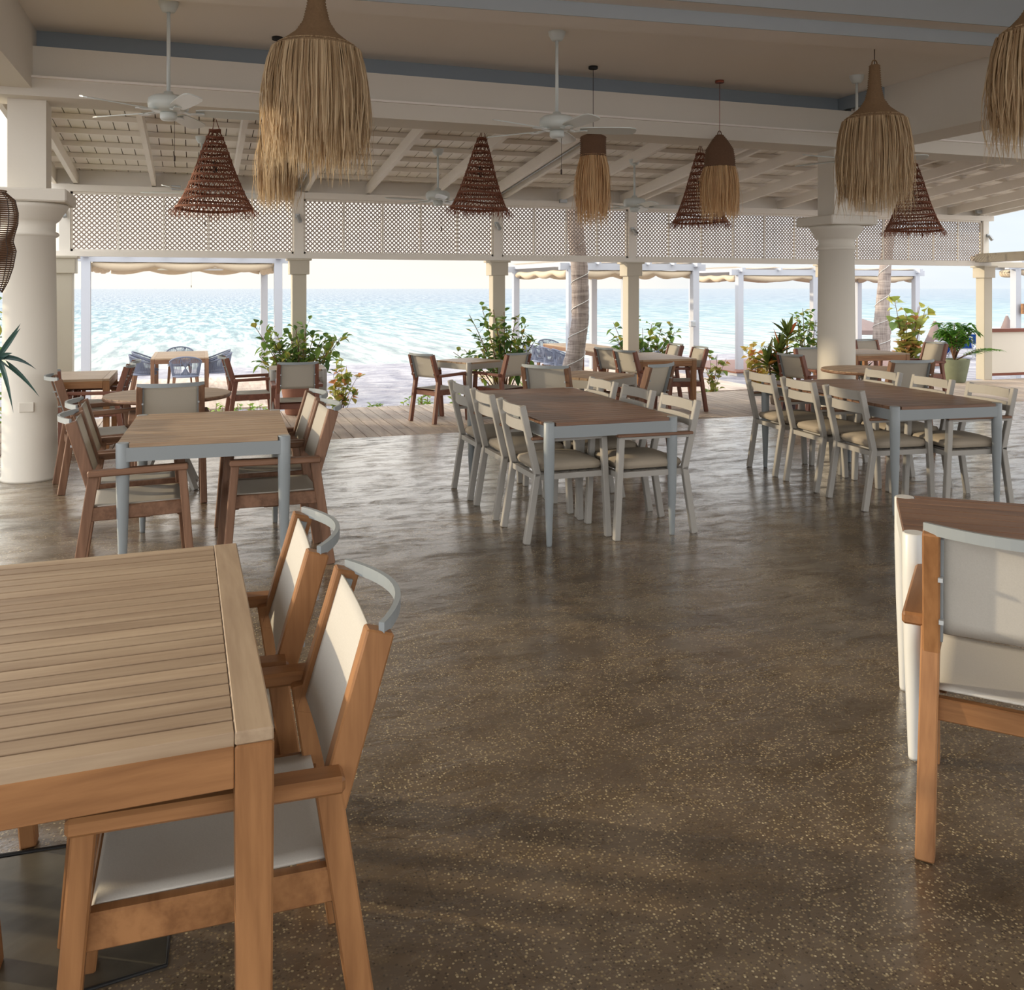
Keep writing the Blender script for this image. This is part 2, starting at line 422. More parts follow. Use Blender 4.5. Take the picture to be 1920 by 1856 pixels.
# sea-side fascia: lower moulding, face, grey recess above
struct('wall_fascia', MB().box((-1.75, 8.02, 3.24), (16.5, 8.36, 3.50)), 'plaster')
struct('trim_1', MB().box((-1.75, 7.97, 3.09), (16.5, 8.40, 3.24)), 'plaster')
struct('trim_12', MB().box((-1.75, 7.945, 3.232), (16.5, 7.975, 3.25)), 'ceiling')
struct('trim_2', MB().box((-1.3, 8.20, 3.50), (6.9, 8.36, CZ)), 'grey_trim')
struct('trim_3', MB().box((6.72, 7.55, 3.53), (6.78, 8.2, CZ-.002)), 'grey_trim')
# stepped beam crossing the near ceiling (fitted from its edges)
def beamline(pa, pb, z): return P(*pa, z), P(*pb, z)
def strip(name, off0, off1, z0, z1, mat):
    a = l1a-dirv*5; b = l1b+dirv*6
    c = [a+nrm*off0, b+nrm*off0, b+nrm*off1, a+nrm*off1]
    vs = [(p.x, p.y, z0) for p in c]+[(p.x, p.y, z1) for p in c]
    fixn(struct(name, MB().add(vs, [(0,3,2,1),(4,5,6,7),(0,1,5,4),(1,2,6,5),(2,3,7,6),(3,0,4,7)]), mat))
strip('trim_4', -.01, .30, CZ-.06, CZ+.045, 'ceiling')
strip('trim_5', .30, .31, CZ-.061, CZ+.045, 'cool_trim')
strip('trim_6', .0, .50, CZ+.045, CZ+.6, 'ceiling')
strip('trim_11', .50, .51, CZ+.044, CZ+.73, 'cool_trim')
# round columns with capitals and square pillars above
def column(name, x, y, dy=0):
    e = thing(name, (x, y, 0)); e['kind'] = 'structure'; e['label'] = 'round cream column with moulded capital'; del e['label']
    r = .205
    prof = [(r+.012, 0), (r+.01, .02), (r, .03), (r*.985, 1.0), (r*.93, 1.98), (r*.93+.02, 1.99), (r*.93+.028, 2.005), (r*.93+.02, 2.02), (r*.93, 2.03),
            (r*.94, 2.10), (r*.94+.02, 2.115), (r+.02, 2.13), (r+.05, 2.18), (r+.075, 2.215), (r+.085, 2.24), (r+.07, 2.255)]
    o = MB().lathe(prof, n=48).build('column_shaft', 'plaster', e)
    MB().box((-.31, -.31, 2.255), (.31, .31, 2.36), ch=.012).build('column_capital', 'plaster', e)
    MB().box((-.14, -.14, 2.36), (.14, .14, 3.2)).build('column_pillar', 'plaster', e)
    return e
colL = column('column', -1.30, 8.27)
colR = column('column', 6.74, 8.25)
pa = P(34,786,0); 
MB().box((-.045, -.2085, .57), (.06, -.19, .645), ch=.002).build('junction_cover', 'plaster', colL)
# sea-side posts with boxed capitals
YP = 12.98
post_x = [Q(x, 541, YP).x for x in (122, 560, 932, 1183)] + [10.4, Q(1845, 541, YP).x]
for i, x in enumerate(post_x):
    e = thing('porch_post', (x, YP, DZ)); e['kind'] = 'structure'
    b = -DZ
    MB().box((-.098, -.098, 0), (.098, .098, 1.78+b), ch=.006).build('post_shaft', 'post_paint', e)
    MB().box((-.135, -.135, 1.76+b), (.135, .135, 1.96+b), ch=.004).build('post_capital', 'post_paint', e)
    MB().box((-.165, -.165, 1.955+b), (.165, .165, 1.985+b), ch=.004).build('post_cap', 'post_paint', e)
    MB().box((-.065, -.05, 1.98+b), (.065, .05, 2.93+b)).build('post_upper', 'white_wood', e)
XL, XR = post_x[0]-.1, post_x[-1]+.12
struct('trim_7', MB().box((XL, YP-.058, 1.985), (XR, YP+.07, 2.05)), 'white_wood')
struct('trim_8', MB().box((XL-.05, YP-.07, 2.83), (XR+.05, YP+.07, 2.92)), 'white_wood')
struct('trim_9', MB().box((XL, YP+.07, 2.92), (XR, YP+.10, 3.16)), 'white_wood')
# lattice panels
def clipline(c, sgn, x0, x1, z0, z1):
    pts = []
    for x in (x0, x1):
        z = sgn*x+c
        if z0-1e-9 <= z <= z1+1e-9: pts.append((x, z))
    for z in (z0, z1):
        x = (z-c)/sgn
        if x0 < x < x1: pts.append((x, z))
    pts = sorted(set((round(p[0], 5), round(p[1], 5)) for p in pts))
    return (pts[0], pts[-1]) if len(pts) > 1 else None
names = ['first', 'second', 'third', 'fourth', 'fifth']
lab = ['white lattice screen in the leftmost bay under the sloping roof', 'white lattice screen in the bay over the open sea view, second from left',
       'white lattice screen in the middle bay above the leaning palm trunk', 'white lattice screen in the bay left of the round column', 'white lattice screen in the last bay, right of the round column']
for b in range(5):
    x0, x1 = post_x[b]+.07, post_x[b+1]-.07; W = x1-x0; z0, z1 = 2.05, 2.83
    e = thing('lattice_screen', (x0, YP, 0), 0, lab[b], 'lattice screen', 'lattice screens between the sea side posts')
    mb = MB()
    for a_, b_ in (((0,0,z0+.015),(W,0,z0+.015)), ((0,0,z1-.015),(W,0,z1-.015))): mb.bar(a_, b_, .03, .035, ref=(0,0,1))
    for xx in (.012, W-.012): mb.bar((xx,0,z0), (xx,0,z1), .024, .035)
    n = max(3, round(W/.58))
    for k in range(1, n): mb.bar((W*k/n, -.012, z0), (W*k/n, -.012, z1), .026, .02)
    mb.build('frame', 'white_wood', e)
    mb = MB(); st = .062; s2 = .0165
    for sgn, yo in ((1, 0), (-1, .012)):
        c = (z0 if sgn > 0 else z0)-W-2
        k0 = -80
        cc = z0-W-.5
        while cc < z1+W+.5:
            r = clipline(cc, sgn, 0.02, W-.02, z0+.02, z1-.02)
            if r and (r[1][0]-r[0][0]) > .02:
                (xa, za), (xb, zb) = r; mb.bar((xa, yo, za), (xb, yo, zb), s2, .006, ref=(0,0,1) if False else Vector((-sgn,0,1)))
            cc += st
    mb.build('lattice', 'lattice_paint', e)
# sloping roof beyond the fascia
SL = .105
def rz(y): return 2.93+SL*(12.98-y)
rx = [-1.50, -.55, .47, 1.24, 1.46, 2.34, 3.32, 4.20, 4.42, 5.36, 6.45, 6.66, 7.45, 8.45, 9.45, 10.3, 10.5, 11.4, 12.3, 13.2, 13.85]
for x in rx:
    fixn(struct('ceiling_rafter', MB().bar((x, 8.38, rz(8.38)+.07), (x, 13.35, rz(13.35)+.07), .055, .14, ref=(1,0,0)), 'white_wood'))
for k in range(9):
    y = 8.75+k*.56
    struct('ceiling_purlin', MB().box((-1.7, y-.03, rz(y)+.142), (14.2, y+.03, rz(y)+.20)), 'white_wood')
mb = MB(); x = -1.75
while x < 14.2:
    mb.bar((x+.066, 8.42, rz(8.42)+.21), (x+.066, 13.6, rz(13.6)+.21), .138, .02, ref=(1,0,0)); x += .148
fixn(struct('ceiling_boards', mb, 'white_wood'))
struct('roof_cover', MB().bar((6.2, 8.0, rz(8.0)+.26), (6.2, 13.6, rz(13.6)+.26), 16.0, .03, ref=(1,0,0)), 'rope_dark')
fixn(struct('roof_edge', MB().bar((14.25, 8.0, rz(8.0)+.13), (14.25, 13.6, rz(13.6)+.13), .05, .24, ref=(1,0,0)), 'white_wood'))
fixn(struct('roof_edge', MB().bar((-1.76, 8.0, rz(8.0)+.13), (-1.76, 13.6, rz(13.6)+.13), .05, .24, ref=(1,0,0)), 'white_wood'))
struct('roof_edge', MB().box((-1.78, 13.58, rz(13.6)+.02), (14.27, 13.62, rz(13.6)+.26)), 'white_wood')
# neighbouring bar: low wall, eave beam and pergola top beside the last post
bx = post_x[-1]
mb = MB(); prev = None; pts = [(bx+.1, YP+.02), (bx+1.4, YP-.05), (bx+2.6, YP-.45), (bx+3.6, YP-1.2), (bx+4.3, YP-2.2)]
for a, b in zip(pts, pts[1:]): mb.bar((a[0], a[1], .35), (b[0], b[1], .35), .78, .12, ref=(0,0,1))
struct('wall_bar', mb, 'plaster')
mb = MB()
for a, b in zip(pts, pts[1:]):
    mb.bar((a[0], a[1], .77), (b[0], b[1], .77), .06, .2, ref=(0,0,1)); mb.bar((a[0], a[1], -.06), (b[0], b[1], -.06), .05, .14, ref=(0,0,1))
struct('trim_10', mb, 'brown_cap')
mb = MB().bar((bx-.1, YP+.1, 2.11), (bx+.6, 8.5, 2.2), .12, .3, ref=(0,0,1)); mb.bar((bx+.2, YP+.3, 2.02), (bx+6, YP+.3, 2.02), .10, .12, ref=(0,0,1)); mb.bar((bx+.1, YP+.1, 2.19), (bx+.9, 8.5, 2.28), .05, .5, ref=(0,0,1))
struct('eave_beam', mb, 'post_paint')
# ================================================================ FURNITURE PROTOTYPES
def sling_chair(name, wood_, label, sl='sling'):
    """teak arm chair with sling seat and back; faces +Y"""
    e = thing(name, (0,0,0), 0, label, 'chair'); wx, wy, wz = wood_+'x', wood_+'y', wood_+'z'
    ar = wood_+'y'
    for s in (-1, 1):
        MB().bar((s*.245, .285, 0), (s*.245, .235, .60), .052, .042, ref=(1,0,0), ch=.004).build('leg', wz, e)
        MB().bar((s*.225, -.285, 0), (s*.216, -.195, .60), .046, .052, ref=(1,0,0), ch=.004).build('leg', wz, e)
        MB().bar((s*.214, -.205, .53), (s*.208, -.305, .868), .042, .058, ref=(1,0,0), ch=.004).build('back_post', wz, e)
        MB().bar((s*.256, .265, .612), (s*.256, -.225, .602), .060, .034, ref=(1,0,0), ch=.007).build('armrest', ar, e)
    mb = MB()
    for s in (-1, 1): mb.bar((s*.222, .245, .392), (s*.222, -.225, .385), .03, .07, ref=(1,0,0), ch=.004)
    for y in (.225, -.215): mb.bar((-.215, y, .375), (.215, y, .375), .06, .03, ref=(0,0,1), ch=.004)
    for s in (-1, 1): mb.bar((s*.2, .08, .37), (s*.2, -.04, .37), .03, .05, ref=(1,0,0), ch=.004)
    mb.build('seat_frame', wx, e)
    def seat(u, v):
        y = -.215+v*.47; sag = -.018*math.sin(PI*u)*math.sin(PI*min(1, v))
        z = .428+sag
        if v > .93: z -= (v-.93)*.55; y = -.215+.93*.47+(v-.93)*.25
        return ((-.207+.414*u), y, z)
    o = MB().grid(seat, 10, 14).build('seat', sl, e); sd = o.modifiers.new('s', 'SOLIDIFY'); sd.thickness = .006
    def bk(u, v):
        z = .572+v*.288; base = -.212-(z-.53)/.338*.1; bow = -.004*math.sin(PI*u)
        return ((-.200+.400*u), base+.018+bow, z)
    o = MB().grid(bk, 12, 8).build('backrest', sl, e); sd = o.modifiers.new('s', 'SOLIDIFY'); sd.thickness = .005
    mb = MB(); pts = []
    for k in range(15):
        u = k/14; x = -.228+.456*u; pts.append((x*.985, -.306-.075*math.sin(PI*u)**.9, .872))
    mb.path(pts, .028, .012); mb.build('top_rail', 'grey_metal', e)
    for s in (-1, 1):
        MB().bar((s*.192, -.220, .560), (s*.186, -.302, .850), .012, .026, ref=(1,0,0)).build('back_rail', 'grey_metal', e)
        for z in (.62, .74): y = -.235-(z-.53)/.338*.1; MB().bar((s*.188, y+.012, z), (s*.188, y-.012, z), .011, .011).build('bolt', 'steel', e)
    return e
def metal_chair(name, label):
    e = thing(name, (0,0,0), 0, label, 'chair'); m = 'taupe_metal'
    for s in (-1, 1):
        mb = MB(); mb.bar((s*.215, .262, 0), (s*.215, .23, .635), .04, .04, ref=(1,0,0), ch=.005); mb.build('leg', m, e)
        mb = MB(); mb.bar((s*.215, -.285, 0), (s*.215, -.215, .43), .036, .042, ref=(1,0,0), ch=.004); mb.bar((s*.215, -.213, .41), (s*.215, -.315, .845), .036, .042, ref=(1,0,0), ch=.004); mb.build('leg', m, e)
        mb = MB(); mb.bar((s*.228, .265, .65), (s*.228, -.262, .645), .05, .018, ref=(1,0,0), ch=.004); mb.build('armrest', 'teak_brown_y', e)
        MB().bar((s*.216, .24, .632), (s*.216, -.25, .628), .03, .02, ref=(1,0,0)).build('arm_rail', m, e)
    for z0 in (.78, .69):
        pts = []
        for k in range(9):
            u = k/8; z = z0+.025; y = -.2-(z-.43)/.415*.1; pts.append((-.2+.4*u, y-.028*math.sin(PI*u), z))
        MB().path(pts, .066, .016).build('back_slat', m, e)
    mb = MB()
    for s in (-1, 1): mb.bar((s*.2, .24, .40), (s*.2, -.225, .40), .028, .035, ref=(1,0,0))
    for y in (.235, -.215): mb.bar((-.2, y, .40), (.2, y, .40), .035, .028, ref=(0,0,1))
    for k in range(6): y = -.14+k*.062; mb.bar((-.19, y, .412), (.19, y, .412), .012, .04, ref=(0,0,1))
    mb.build('seat_frame', m, e)
    bm = bmesh.new(); bmesh.ops.create_cube(bm, size=1)
    bmesh.ops.subdivide_edges(bm, edges=bm.edges, cuts=6, use_grid_fill=True)
    for v in bm.verts:
        x, y, z = v.co; k = (1-(abs(x)*2)**4)*(1-(abs(y)*2)**4)
        v.co.x = x*.42*(.955+.045*(1-abs(z)*2)); v.co.y = y*.44*(.955+.045*(1-abs(z)*2)); v.co.z = z*(.045+.035*k)+.012*k*(z > 0)
        if abs(x) > .45 and abs(y) > .45: v.co.x *= .965; v.co.y *= .965
    me = bpy.data.meshes.new('seat_cushion'); bm.to_mesh(me); bm.free(); me.polygons.foreach_set('use_smooth', [True]*len(me.polygons)); me.materials.append(M['cushion'])
    o = bpy.data.objects.new('seat_cushion', me); C.objects.link(o); o.location = (0, .01, .456); o.parent = e
    return e
def slat_top(mb, W, L, z, th, along_x=True, board=.075, gap=.005, x0=None, x1=None, y0=None, y1=None):
    x0 = -W/2 if x0 is None else x0; x1 = W/2 if x1 is None else x1; y0 = -L/2 if y0 is None else y0; y1 = L/2 if y1 is None else y1
    n = max(3, round((y1-y0)/board)); p = (y1-y0)/n
    for k in range(n): mb.box((x0, y0+k*p+gap/2, z-th), (x1, y0+(k+1)*p-gap/2, z), ch=.0012)
def metal_table(name, W, L, label, topmat='teak_dark_x', metal='grey_metal', H=.75, ri=.034):
    e = thing(name, (0,0,0), 0, label, 'table')
    mb = MB(); slat_top(mb, W-.012, L-.012, H, .022, board=.085, y0=-L/2+.055, y1=L/2-.055)
    for s in (-1, 1): mb.box((-W/2+2*ri, s*(L/2-.004)-s*.0, H-.022), (W/2-2*ri, s*(L/2-.055)+s*.004, H), ch=.002)
    mb.build('tabletop', topmat, e)
    mb = MB()
    for s in (-1, 1):
        mb.box((-W/2+.03, s*(L/2-.018)-.012, H-.095), (W/2-.03, s*(L/2-.018)+.012, H-.022))
        mb.box((s*(W/2-.018)-.012, -L/2+.03, H-.095), (s*(W/2-.018)+.012, L/2-.03, H-.022))
    mb.bar((0, -L/2+.02, H-.05), (0, L/2-.02, H-.05), .05, .03, ref=(1,0,0))
    mb.build('apron', metal, e)
    for sx in (-1, 1):
        for sy in (-1, 1):
            cx, cy = sx*(W/2-ri), sy*(L/2-ri)
            mb = MB().lathe([(ri*.45, 0), (ri*.5, .01), (ri*.85, .35), (ri, .58), (ri, H-.004), (ri*.9, H+.001)], (cx, cy, 0), 20)
            mb.build('leg', metal, e)
    return e
def teak_table(name, W, L, label, wood_='teak_', top='teak_top_', H=.75, lg=.068, bread=.068):
    e = thing(name, (0,0,0), 0, label, 'table')
    mb = MB(); slat_top(mb, W, L, H, .030, board=.0537, x0=-W/2+bread, x1=W/2-bread, gap=.007)
    mb.build('tabletop', top+'x', e)
    for s in (-1, 1):
        MB().box((min(s*W/2, s*(W/2-bread+.001)), -L/2, H-.024), (max(s*W/2, s*(W/2-bread+.001)), L/2, H+.0005), ch=.003).build('end_board', top+'y', e)
    for s in (-1, 1): MB().box((-W/2+lg, s*(L/2-.014)-.012, H-.10), (W/2-lg, s*(L/2-.014)+.012, H-.024), ch=.002).build('apron', wood_+'x', e)
    for s in (-1, 1): MB().box((s*(W/2-.014)-.012, -L/2+lg, H-.10), (s*(W/2-.014)+.012, L/2-lg, H-.024), ch=.002).build('apron', wood_+'y', e)
    MB().box((-.03, -L/2+.03, H-.06), (.03, L/2-.03, H-.024)).build('cross_rail', wood_+'y', e)
    for sx in (-1, 1):
        for sy in (-1, 1):
            cx, cy = sx*(W/2-lg/2+.001), sy*(L/2-lg/2+.001)
            MB().bar((cx, cy, 0), (cx, cy, H-.0245), lg*.86, lg*.86, w2=lg, d2=lg, ref=(1,0,0), ch=.004).build('leg', wood_+'z', e)
    return e
def round_table(name, r, label, metal='white_metal', H=.73):
    e = thing(name, (0,0,0), 0, label, 'table')
    mb = MB(); n = 14; p = 2*r/n
    for k in range(n):
        ya, yb = -r+k*p+.003, -r+(k+1)*p-.003; m = 6; top = []
        lo = [(-math.sqrt(max(0, r*r-y*y)), y) for y in (ya+(yb-ya)*i/m for i in range(m+1))]
        poly = lo+[(-x, y) for x, y in reversed(lo)]
        N = len(poly); vs = [(x, y, H-.025) for x, y in poly]+[(x, y, H) for x, y in poly]
        mb.add(vs, [tuple(range(N)), tuple(range(2*N-1, N-1, -1))]+[(i, N+i, N+(i+1) % N, (i+1) % N) for i in range(N)])
    fixn(mb.build('tabletop', 'teak_pale_x', e))
    MB().tube([(r*.985*math.cos(2*PI*k/40), r*.985*math.sin(2*PI*k/40), H-.018) for k in range(40)], .014, 6, closed=True).build('rim', 'teak_brown_x', e)
    for k in range(4):
        a = PI/4+k*PI/2; MB().bar((.62*r*math.cos(a), .62*r*math.sin(a), 0), (-.1*math.cos(a), -.1*math.sin(a), H-.03), .045, .03, ref=(-math.sin(a), math.cos(a), 0)).build('leg', metal, e)
    MB().lathe([(.05, H-.12), (.05, H-.03), (.3*r, H-.03), (.3*r, H-.026)], n=16).build('hub', metal, e)
    return e
def rope_chair(name, label):
    e = thing(name, (0,0,0), 0, label, 'chair')
    def rim(t, lo):            # t 0..1 around from left arm front, back, right arm front
        a = R(-35)+R(250)*t; a = PI*1.0-(-a) if False else a
        ang = R(215)-R(250)*t if False else R(-35)+R(250)*t
        x = .27*math.cos(ang+PI); y = .26*math.sin(ang+PI)
        bk = .5-.5*math.cos(2*PI*t)
        k = 1.0 if not lo else .84
        return Vector((x*k, y*k+(.02 if lo else 0), .44 if lo else .64+.16*bk**.7))
    for s in (-1, 1):
        MB().bar((s*.23, .2, 0), (s*.2, .17, .43), .03, .03, w2=.042, d2=.042, ch=.003).build('leg', 'teak_brown_z', e)
        MB().bar((s*.23, -.24, 0), (s*.18, -.17, .43), .03, .03, w2=.042, d2=.042, ch=.003).build('leg', 'teak_brown_z', e)
    mb = MB().tube([rim(k/24, False) for k in range(25)], .014, 7); mb.tube([rim(k/24, True) for k in range(25)], .012, 6); mb.build('shell_rim', 'rope_grey', e)
    mb = MB()
    for k in range(46):
        t = k/45
        if .40 < t < .60: continue
        mb.tube([rim(t, True), (rim(t, True)*.5+rim(t, False)*.5)*1.0, rim(t, False)], .0062, 4, cap=False)
    for k in range(9):
        t0 = .40+.20*k/8; mb.tube([rim(t0, True), rim(1-t0, False)], .007, 4, cap=False)
        if k in (0, 1, 7, 8): mb.tube([rim(t0, True), rim(t0, False)], .007, 4, cap=False)
    mb.build('rope_back', 'rope_grey', e)
    MB().lathe([(.01, .425), (.215, .425), (.225, .44), (.215, .47), (.05, .48)], n=20).build('seat', 'rope_grey', e)
    return e
# ---------------------------------------------------------------- near left group
fgT = teak_table('dining_table', 1.02, 1.235, 'large pale teak slatted dining table filling the lower left corner', H=.775)
fgT.location = (.122-.51, 1.65+.6175, 0); fgT.rotation_euler = (0,0,R(.7))
near = sling_chair('sling_chair', 'teak_', 'x', 'sling_white')
gA = 'sling armchairs around the near left teak table'
place(near, (.045, 2.02, 0), R(90), 'teak armchair with off-white sling at the near corner of the big teak table', gA)
place(near, (-.002, 2.61, 0), R(89), 'teak sling armchair on the far right side of the big near teak table', gA)
place(near, (-.76, 1.93, 0), R(-90), 'teak sling armchair across the big near table, only its front legs showing below the top', gA)
place(near, (-.73, 2.58, 0), R(-90), 'teak sling armchair pushed under the far left side of the big near table', gA)
# ---------------------------------------------------------------- near right group
th = R(-40)
fgR = metal_table('cafe_table', 1.1, .62, 'teak slat table with rounded white metal legs cut off by the right edge', 'teak_dark_x', 'white_metal', ri=.036)
nl = Vector((2.245, 2.365)); ux = Vector((math.cos(th), math.sin(th))); uy = Vector((-math.sin(th), math.cos(th)))
c = nl+ux*(.55-.036)+uy*(.31-.036); fgR.location = (c.x, c.y, 0); fgR.rotation_euler = (0,0,th)
th2 = R(-48); ux2 = Vector((math.cos(th2), math.sin(th2))); uy2 = Vector((-math.sin(th2), math.cos(th2)))
c = Vector((1.90, 1.94))+ux2*.225+uy2*.27
rch = place(near, (c.x, c.y, 0), th2, 'teak armchair with off-white sling at the right edge, seen from behind')
rch.scale = (1.06, 1.0, 1.045)
# ---------------------------------------------------------------- grey table group
grT = metal_table('slat_table', .89, 1.16, 'small grey metal table with pale teak slats between two pairs of sling chairs', 'teak_pale_x', 'grey_metal')
grT.location = (.06, 5.64, 0); grT.rotation_euler = (0,0,R(-2))
brown = sling_chair('sling_chair', 'teak_brown_', 'x')
gB = 'brown sling armchairs around the grey table behind the near teak table'
place(brown, (-.32, 5.35, 0), R(-88), 'brown teak sling chair at near left of the grey metal table', gB)
place(brown, (-.36, 5.95, 0), R(-88), 'brown teak sling chair at far left of the grey metal table', gB)
place(brown, (.42, 5.36, 0), R(92), 'brown teak sling chair at near right of the grey metal table', gB)
place(brown, (.42, 5.95, 0), R(92), 'brown teak sling chair at far right of the grey metal table', gB)
# ---------------------------------------------------------------- middle and right long tables
mT = metal_table('slat_table', .90, 1.80, 'long grey metal table with brown slats in the middle, six cushioned chairs around it', 'teak_dark_x', 'grey_metal')
mT.location = (2.44, 5.90, 0); mT.rotation_euler = (0,0,R(-1))
mc = metal_chair('metal_armchair', 'x')
gC = 'cushioned metal armchairs around the middle table'
for y, s in ((5.345, 'nearest'), (5.95, 'middle'), (6.55, 'farthest')):
    place(mc, (2.18, y, 0), R(-90), s+' of the three cushioned metal armchairs on the left of the middle table', gC)
for y, s in ((5.235, 'nearest'), (5.83, 'middle'), (6.43, 'farthest')):
    place(mc, (2.71, y, 0), R(90), s+' of the three cushioned metal armchairs on the right of the middle table', gC)
rt = R(-5.5)
rT = dup(mT, (5.02, 5.76, 0), rt, 'long metal table with brown slats at the right, six cushioned chairs around it')
gD = 'cushioned metal armchairs around the right long table'
def tl(lx, ly): c_, s_ = math.cos(rt), math.sin(rt); return (5.02+lx*c_-ly*s_, 5.76+lx*s_+ly*c_, 0)
for y, s in ((-.50, 'nearest'), (.10, 'middle'), (.70, 'farthest')):
    place(mc, tl(-.26, y), rt-R(90), s+' of the three cushioned metal armchairs on the left of the right long table', gD)
for y, s in ((-.62, 'nearest'), (.0, 'middle'), (.62, 'farthest')):
    place(mc, tl(.28, y), rt+R(90), s+' of the three cushioned metal armchairs on the right of the right long table', gD)
# ---------------------------------------------------------------- deck furniture
red = sling_chair('sling_chair', 'teak_red_', 'x')
def D(px, py, z=DZ): p = P(px, py, z); return p
gE = 'reddish teak sling chairs on the boardwalk'
def chair(px, py, deg, label, z=DZ, pr=red, g=gE):
    """chair whose seat centre stands over the floor seen at (px, py); deg = facing, 0 = towards the sea"""
    p = P(px, py, z); return place(pr, (p.x, p.y, z), R(deg), label, g)
smallT = metal_table('square_table', .66, .66, 'x', 'teak_pale_x', 'taupe_metal')
def sp(pr, x, y, deg, label, z=DZ, g=gE): return place(pr, (x, y, z), R(deg), label, g)
gH = 'brown sling chairs at the small tables on the concrete'
# far left teak table and chairs
tk = teak_table('deck_table', .95, 1.05, 'pale teak table on the deck behind the left column', 'teak_', 'teak_top_')
tk.location = (-1.36, 10.97, DZ)
sp(red, -1.00, 11.2, 90, 'reddish sling chair facing left, farther of two at the leftmost deck table')
sp(red, -1.02, 10.62, 90, 'reddish sling chair facing left, nearer of two at the leftmost deck table')
sp(red, -1.55, 10.5, 0, 'sling chair half hidden by the left column, its legs showing right of the shaft')
sp(brown, -.74, 7.80, -78, 'brown sling chair facing right on the concrete just right of the left column', 0, gH)
rd = round_table('round_table', .47, 'round pale slatted table left of centre with a brown sling chair in front', 'taupe_metal')
rd.location = (-.22, 7.58, 0)
sp(brown, P(316,722,.868).x, P(316,722,.868).y+.30, 3, 'brown sling chair seen from behind in front of the left round table', 0, gH)
# table by the brown pot
place(smallT, (1.15, 11.17, DZ), R(-3), 'square metal table on the deck in front of the big brown plant pot')
sp(red, .62, 11.55, -86, 'reddish sling chair facing right, left of the square table near the brown pot')
sp(red, 1.08, 10.62, -2, 'reddish sling chair seen from behind with the brown pot just beyond it')
# table under the centre shrub
place(smallT, (3.45, 11.55, DZ), R(27), 'square metal table set cornerwise under the leafy shrub at the centre post')
sp(red, 2.96, 11.30, -62, 'reddish sling chair left of the table by the centre post, turned away')
sp(red, 3.77, 11.15, 27, 'reddish sling chair facing away to the left beside the dark bowl at the centre post')
# table just beyond the middle long table
place(smallT, (3.49, 7.72, 0), R(33), 'square metal table set cornerwise on the concrete beyond the middle long table')
sp(brown, 3.12, 7.60, -45, 'brown sling chair seen from behind, just beyond the far end of the middle table', 0, gH)
sp(brown, 3.80, 7.46, 31, 'brown sling chair angled left, standing in front of the square teak deck table', 0, gH)
# teak table on the deck
tk2 = teak_table('deck_table', .87, 1.30, 'teak table on the deck with chairs on both sides, right of the centre', 'teak_', 'teak_pale_')
tk2.location = (6.05, 11.42, DZ); tk2.rotation_euler = (0,0,R(-2))
sp(red, 5.73, 10.97, -76, 'sling chair on the left of the teak deck table, the nearer of two')
sp(red, 5.70, 11.52, -76, 'farther of two sling chairs left of the teak deck table, next to the palm')
sp(red, 6.42, 11.12, 84, 'sling chair on the right of the teak deck table, the nearer one facing left')
sp(red, 6.45, 11.85, 86, 'farther of two sling chairs right of the teak deck table, by the fourth post')
# right round table
rd2 = dup(rd, (6.54, 7.50, 0), R(20), 'round slatted table beside the right round column')
sp(red, 7.40, 9.60, -83, 'sling chair facing right, left of the round column and behind the cushioned chairs')
sp(brown, 6.45, 7.06, -10, 'brown sling chair seen from behind at the round table by the right column', 0, gH)
sp(red, 8.05, 10.15, 178, 'sling chair partly hidden behind the left edge of the right column')
tk3 = dup(tk, (9.55, 11.15, DZ), R(-5), 'small teak table on the deck right of the round column')
sp(red, 10.25, 11.55, 178, 'sling chair facing the camera behind the small teak table right of the column')
sp(red, 10.42, 10.85, 90, 'sling chair facing left beside the small teak table, in front of the blue loungers')
# ---------------------------------------------------------------- cabanas
def cabana(name, x0, x1, y0, y1, zb, zt, label, mids=(), w=.17, skip=()):
    e = thing(name, (x0, y0, zb), 0, label, 'cabana', 'white beach cabanas'); W = x1-x0; L = y1-y0; h = zt-zb
    for q_, (x, y) in enumerate([(0,0),(W,0),(0,L),(W,L)]+[(m-x0, L if k else 0) for m, k in mids]):
        if q_ in skip: continue
        mb = MB().bar((x, y, 0), (x, y, h-.13), w*.86, w*.86, ref=(1,0,0)); mb.build('post', 'cabana_white', e)
    mb = MB()
    for y in (0, L): mb.bar((-.25, y, h-.06), (W+.25, y, h-.06), .14, .1, ref=(0,0,1))
    for x in (0, W): mb.bar((x, -.2, h+.0), (x, L+.2, h+.0), .1, .1, ref=(0,0,1))
    n = 5
    for k in range(1, n): mb.bar((W*k/n, -.2, h+.02), (W*k/n, L+.2, h+.02), .06, .05, ref=(0,0,1))
    mb.build('roof_frame', 'cabana_white', e)
    def roof(u, v): return (-.1+(W+.2)*u, (L)*v, h+.08-.05*abs(math.sin(PI*5*u)))
    MB().grid(roof, 20, 2).build('roof_canvas', 'canvas_thin', e)
    # rolled curtains under the beams
    def roll(p0, p1, ph):
        pts = []; rr = []
        p0 = Vector(p0); p1 = Vector(p1)
        for k in range(25):
            t = k/24; s = abs(math.sin(PI*(t*3+ph)))
            q = p0.lerp(p1, t); q.z -= .04+.06*s; pts.append(q); rr.append(.05+.035*s)
        MB().tube(pts, rr, 10).build('rolled_curtain', 'canvas', e)
    roll((.1, .03, h-.12), (W-.1, .03, h-.12), .0); roll((.1, L-.02, h-.12), (W-.1, L-.02, h-.12), .3)
    roll((.02, .15, h-.12), (.02, L-.1, h-.12), .2); roll((W-.02, .15, h-.12), (W-.02, L-.1, h-.12), .5)
    return e
